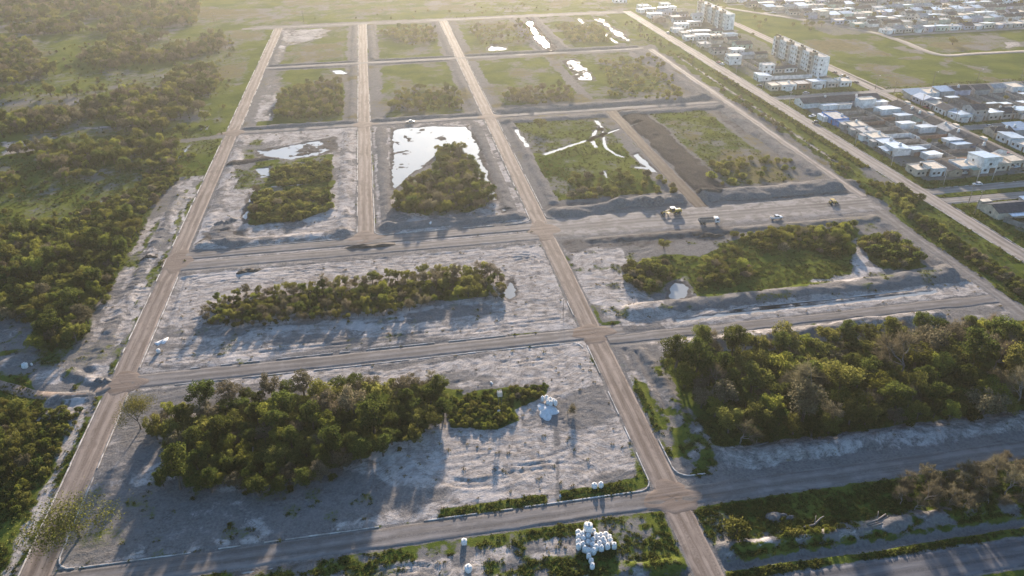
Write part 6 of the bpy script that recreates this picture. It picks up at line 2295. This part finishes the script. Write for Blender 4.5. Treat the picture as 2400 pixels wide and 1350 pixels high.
def bag(label, x, y, z=None, scale=1.0, group=None, which=None, tilt=0.0):
    body, top = BAGS[which if which is not None else br_.randrange(5)]
    t = link('bulk_bag', body, None, (x, y, hat(x, y) + 0.08 if z is None else z), br_.uniform(0, 6.28))
    t.rotation_euler = (tilt, br_.uniform(-0.06, 0.06), br_.uniform(0, 6.28))
    t.scale = (scale * br_.uniform(0.94, 1.06), scale * br_.uniform(0.94, 1.06), scale * br_.uniform(0.92, 1.05))
    tag(t, label, 'bulk bag', group)
    link('tied_top', top, t)
    return t


def ZB(zx, zy):                          # enlarged view of the bag stack -> photo direction
    return 1320 + zx / 9.64, 1210 + zy / 9.64


for (zx, zy) in [(350, 690), (345, 590), (340, 480), (345, 380), (445, 650), (450, 520), (435, 430), (490, 750), (560, 600), (560, 470), (570, 780), (680, 800), (670, 660), (675, 550), (745, 720), (690, 350), (750, 460),
                 (865, 730), (815, 630), (800, 530), (850, 450), (900, 540), (935, 600), (960, 430), (1035, 490), (1060, 570), (1155, 680), (1000, 700)]:
    x, y = P(*ZB(zx, zy), 0.55)
    bag('white bulk bag standing in the tight cluster on the grassy corner', x, y, None, 1.12, 'bulk bags of the tight cluster')
for i, (zx, zy) in enumerate([(580, 910), (630, 1010), (655, 1130)]):
    x, y = P(*ZB(zx, zy), 0.55)
    bag('white bulk bag in the tail of the tight cluster, %s' % ['joined to the cluster', 'middle one', 'outermost one'][i], x, y, None, 1.0, 'tail bags')
x, y = P(*ZB(560, 330), 0.8)
for dx, dy in ((-0.55, 0.1), (0.55, 0.0), (0, -0.8)):
    bag('white bulk bag under the big slumped bag of the tight cluster', x + dx, y + dy, None, 1.0, 'bags under the slumped bag')
bag('big slumped white bag lying on top of the tight cluster', x, y, hat(x, y) + 1.1, 1.7, None, 5, 0.1)
for i, (px, py) in enumerate([(1393, 1143), (1408, 1142)]):
    x, y = P(px, py)
    bag('white bulk bag on the grass edge of the kerbed street, %s of the pair' % ['squatter' if i == 0 else 'upright'][0], x, y, None, 1.15, None, 5 if i == 0 else 1)
for i, (px, py) in enumerate([(1272, 942), (1281, 940), (1290, 944), (1297, 948), (1284, 950), (1291, 953), (1302, 952)]):
    x, y = P(px, py)
    bag('white bulk bag on top of the burst white heap', x, y, hat(x, y) + 0.55 - 0.03 * i, 1.0, 'bags on the burst heap')
# heap of spilled white powder and torn bags
hp = MB()
cx_, cy_ = P(1283, 965)
NR, NS = 9, 22
rg = random.Random(3)
prm = [rg.uniform(0, 6.28) for _ in range(5)]
for i in range(NR + 1):
    for j in range(NS):
        an = 2 * math.pi * j / NS
        lim = 1 + 0.22 * math.sin(3 * an + prm[0]) + 0.12 * math.sin(5 * an + prm[1])
        rr_ = i / NR * lim
        x = cx_ + rr_ * 2.7 * math.cos(an)
        y = cy_ + rr_ * 3.3 * math.sin(an)
        zz = 0.95 * (1 - (i / NR) ** 1.3) + 0.22 * math.sin(x * 2.1 + prm[2]) * math.sin(y * 1.9 + prm[3]) * (1 - i / NR) - (0.12 if i == NR else 0)
        hp.v.append((x, y, hat(x, y) + max(zz, -0.1) + 0.05))
for i in range(NR):
    for j in range(NS):
        a_ = i * NS + j
        c_ = i * NS + (j + 1) % NS
        hp.f.append((a_, a_ + NS, c_ + NS, c_))
        hp.m.append(0)
tag(hp.build('powder_heap', 'lime_powder', None, True), 'bluish-white heap of spilled powder and torn bags by tyre rings', 'heap')
for (px, py, lab, sc, wh) in [(1088, 1274, 'pale crumpled bulk bag on the green strip beside the bottom street', 1.1, 6), (1098, 1338, 'torn white bag on the rough ground below the green strip', 1.3, 5), (372, 826, 'white striped bag beside the long road\'s kerb', 1.0, 6),
                              (60, 862, 'pale blue-white bag lying by the west sand mounds', 1.4, 6), (75, 857, 'small white sack beside the west sand mounds', 0.6, 1), (37, 1012, 'small white sack in the copse west of the junction', 1.0, 1), (1169, 967, 'small white sack on the pale patch near the raised box', 0.7, 5)]:
    x, y = P(px, py)
    bag(lab, x, y, None, sc, None, wh)
# flat torn sheet of plastic
def sheet(label, poly, mat='woven_white'):
    pts = PP(*poly)
    mb = MB()
    k = len(pts)
    cx0, cy0 = sum(p[0] for p in pts) / k, sum(p[1] for p in pts) / k
    vs_ = [(cx0, cy0, hat(cx0, cy0) + 0.38)]
    for i, p in enumerate(pts):
        m_ = ((p[0] + cx0) / 2, (p[1] + cy0) / 2)
        vs_.append((m_[0], m_[1], hat(*m_) + 0.22 + 0.12 * (i % 2)))
    for i, p in enumerate(pts):
        vs_.append((p[0], p[1], hat(*p) + 0.08))
    for i, p in enumerate(pts):
        vs_.append((p[0], p[1], hat(*p) - 0.1))
    fs_ = []
    for i in range(k):
        j = (i + 1) % k
        fs_ += [(0, 1 + i, 1 + j), (1 + i, 1 + k + i, 1 + k + j, 1 + j), (1 + k + i, 1 + 2 * k + i, 1 + 2 * k + j, 1 + k + j)]
    mb.add(vs_, fs_)
    o = mb.build('plastic_sheet', mat, None, True)
    me = o.data
    if sum(f.normal.z for f in me.polygons) < 0:
        me.flip_normals()
    return tag(o, label, 'plastic sheet')


sheet('crumpled white plastic sheet on the sand beside the long road', [(361, 803), (370, 798), (384, 795), (395, 790), (392, 798), (385, 806), (374, 808), (366, 806)])
sheet('white plastic scrap above the green patch on the bare lot', [(1148, 896), (1152, 895), (1156, 900), (1154, 902), (1150, 899)])
sheet('pale plastic scrap at the end of the dark strip', [(1310, 1160), (1314, 1156), (1316, 1164), (1313, 1168)])
sheet('pale plastic sheet on the big bank above the cross street', [(1006, 527), (1011, 523), (1012, 527), (1009, 530)])
simple('soil_brown', (0.085, 0.062, 0.046), 0.95, var=0.4, scale=1.2, bump=0.8, bscale=2.5)
simple('soil_grey', (0.16, 0.145, 0.135), 0.95, var=0.35, scale=1.2, bump=0.8, bscale=2.5)


def heap(label, px, py, ax, ay, h, mat, rz=0.0, seed=0):
    """a tipped load of earth: several overlapping cones"""
    cx0, cy0 = P(px, py)
    g = random.Random(seed + int(px))
    cones = [(g.uniform(-0.75, 0.75), g.uniform(-0.5, 0.5), g.uniform(0.45, 1.0), g.uniform(0.35, 0.6)) for _ in range(7)]
    mb = MB()
    n1, n2 = 22, 14
    for j in range(n2 + 1):
        for i in range(n1 + 1):
            u_, v_ = -1.25 + 2.5 * i / n1, -1.25 + 2.5 * j / n2
            zz = max([ch * (1 - math.hypot(u_ - cu, v_ - cv) / cr) for cu, cv, ch, cr in cones] + [-0.15]) * h
            zz += (fb1(u_ * 5 + seed, v_ * 5, 5) - 0.5) * 0.25 * h if zz > 0 else 0
            x_, y_ = u_ * ax, v_ * ay
            X_ = cx0 + x_ * math.cos(rz) - y_ * math.sin(rz)
            Y_ = cy0 + x_ * math.sin(rz) + y_ * math.cos(rz)
            mb.v.append((X_, Y_, max(hat(X_, Y_), -0.02) + zz - 0.02))
    for j in range(n2):
        for i in range(n1):
            a_ = j * (n1 + 1) + i
            mb.f.append((a_, a_ + 1, a_ + n1 + 2, a_ + n1 + 1))
            mb.m.append(0)
    return tag(mb.build('soil_heap', mat, None, True), label, 'soil heap')


heap('long dark brown soil heap on the double cross street', 856, 577, 9.0, 2.6, 1.1, 'soil_brown', 0.0, 1)
heap('brown soil heap at the upper edge of the middle lot', 588, 634, 4.5, 2.0, 1.2, 'soil_brown', 0.1, 2)
heap('dark soil heap in the sand beside the long dirt road', 350, 606, 3.0, 1.6, 1.0, 'soil_brown', 0.3, 3)
heap('grey soil heap at the corner of the flooded sand lot', 527, 522, 4.5, 3.0, 1.6, 'soil_grey', 0.2, 4)
heap('brown soil heap below the dump truck', 1655, 552, 5.5, 2.2, 1.2, 'soil_brown', 0.0, 5)
heap('grey soil heap on the west bank by the wood track', 243, 893, 2.2, 1.8, 1.4, 'soil_grey', 0.0, 6)
heap('pale grey soil heap on the bank beside the grader', 1520, 478, 6.0, 3.0, 2.4, 'soil_grey', 0.0, 7)
heap('low brown soil heap at the fork near the highway', 1830, 1210, 3.0, 1.8, 1.0, 'soil_grey', 0.0, 8)
# raised box on two posts
x, y = P(1172, 958)
t = thing('raised_box', 'small pale box with broken top raised on two thin posts', 'raised box', (x, y, hat(x, y)), 0.1)
a = MB()
a.box(-0.62, -0.5, 4.3, 0.62, 0.5, 5.5)
bx_ = a.build('box', 'wall_cream', t)
a = MB()
for q in (-0.5, -0.05, 0.4):
    a.box(q, -0.5, 5.5, q + 0.14, -0.3, 5.95)
    a.box(q, 0.3, 5.5, q + 0.14, 0.5, 5.9)
a.build('broken_rim', 'wall_white', bx_)
for q in (-0.48, 0.48):
    a = MB()
    a.tube([(q, 0, -0.4), (q * 0.95, 0, 2.2), (q * 0.9, 0, 4.35)], [0.09, 0.08, 0.08], 6)
    a.build('post', 'steel_dark', t)
# fallen trunks by the highway
for (pts_, lab) in [(PP((1885, 1237), (1908, 1232), (1922, 1218), (1930, 1214)), 'pale forked fallen trunk on the dark grass beside the highway'), (PP((2030, 1235), (2055, 1222), (2075, 1208)), 'stack of grey fallen logs on the rubble row'),
                    (PP((1745, 1050), (1770, 1047), (1800, 1040)), 'grey fallen branch at the foot of the dense wood')]:
    a = MB()
    a.tube([(p[0], p[1], hat(*p) + 0.25 + 0.15 * i) for i, p in enumerate(pts_)], [0.26, 0.22, 0.15, 0.1][:len(pts_)], 7)
    p0, p1 = pts_[1], pts_[-1]
    a.tube([(p0[0], p0[1], hat(*p0) + 0.35), (p0[0] + 0.8, p0[1] + 1.1, hat(*p0) + 0.9), (p0[0] + 1.3, p0[1] + 1.9, hat(*p0) + 1.1)], [0.12, 0.08, 0.04], 5)
    if 'stack' in lab:
        for k in range(3):
            a.tube([(p[0] + 0.3 * k, p[1] - 0.45 * k, hat(*p) + 0.25) for p in pts_], 0.2, 6)
    tag(a.build('fallen_trunk', 'bark_pale', None, True), lab, 'fallen trunk')
# ------------------------------------------------------------------ haze
m, n, out = newmat('haze')
vol = N(n, 'ShaderNodeVolumePrincipled', Density=0.000098, Anisotropy=0.66)
vol.inputs['Color'].default_value = (0.97, 0.97, 0.90, 1)
n.links.new(vol.outputs[0], out.inputs['Volume'])
mb = MB()
mb.box(-2560, -2560, -6, 2560, 2560, 142)
tag(mb.build('haze', 'haze'), 'thin pale evening haze over the whole plain', 'haze', kind='stuff')
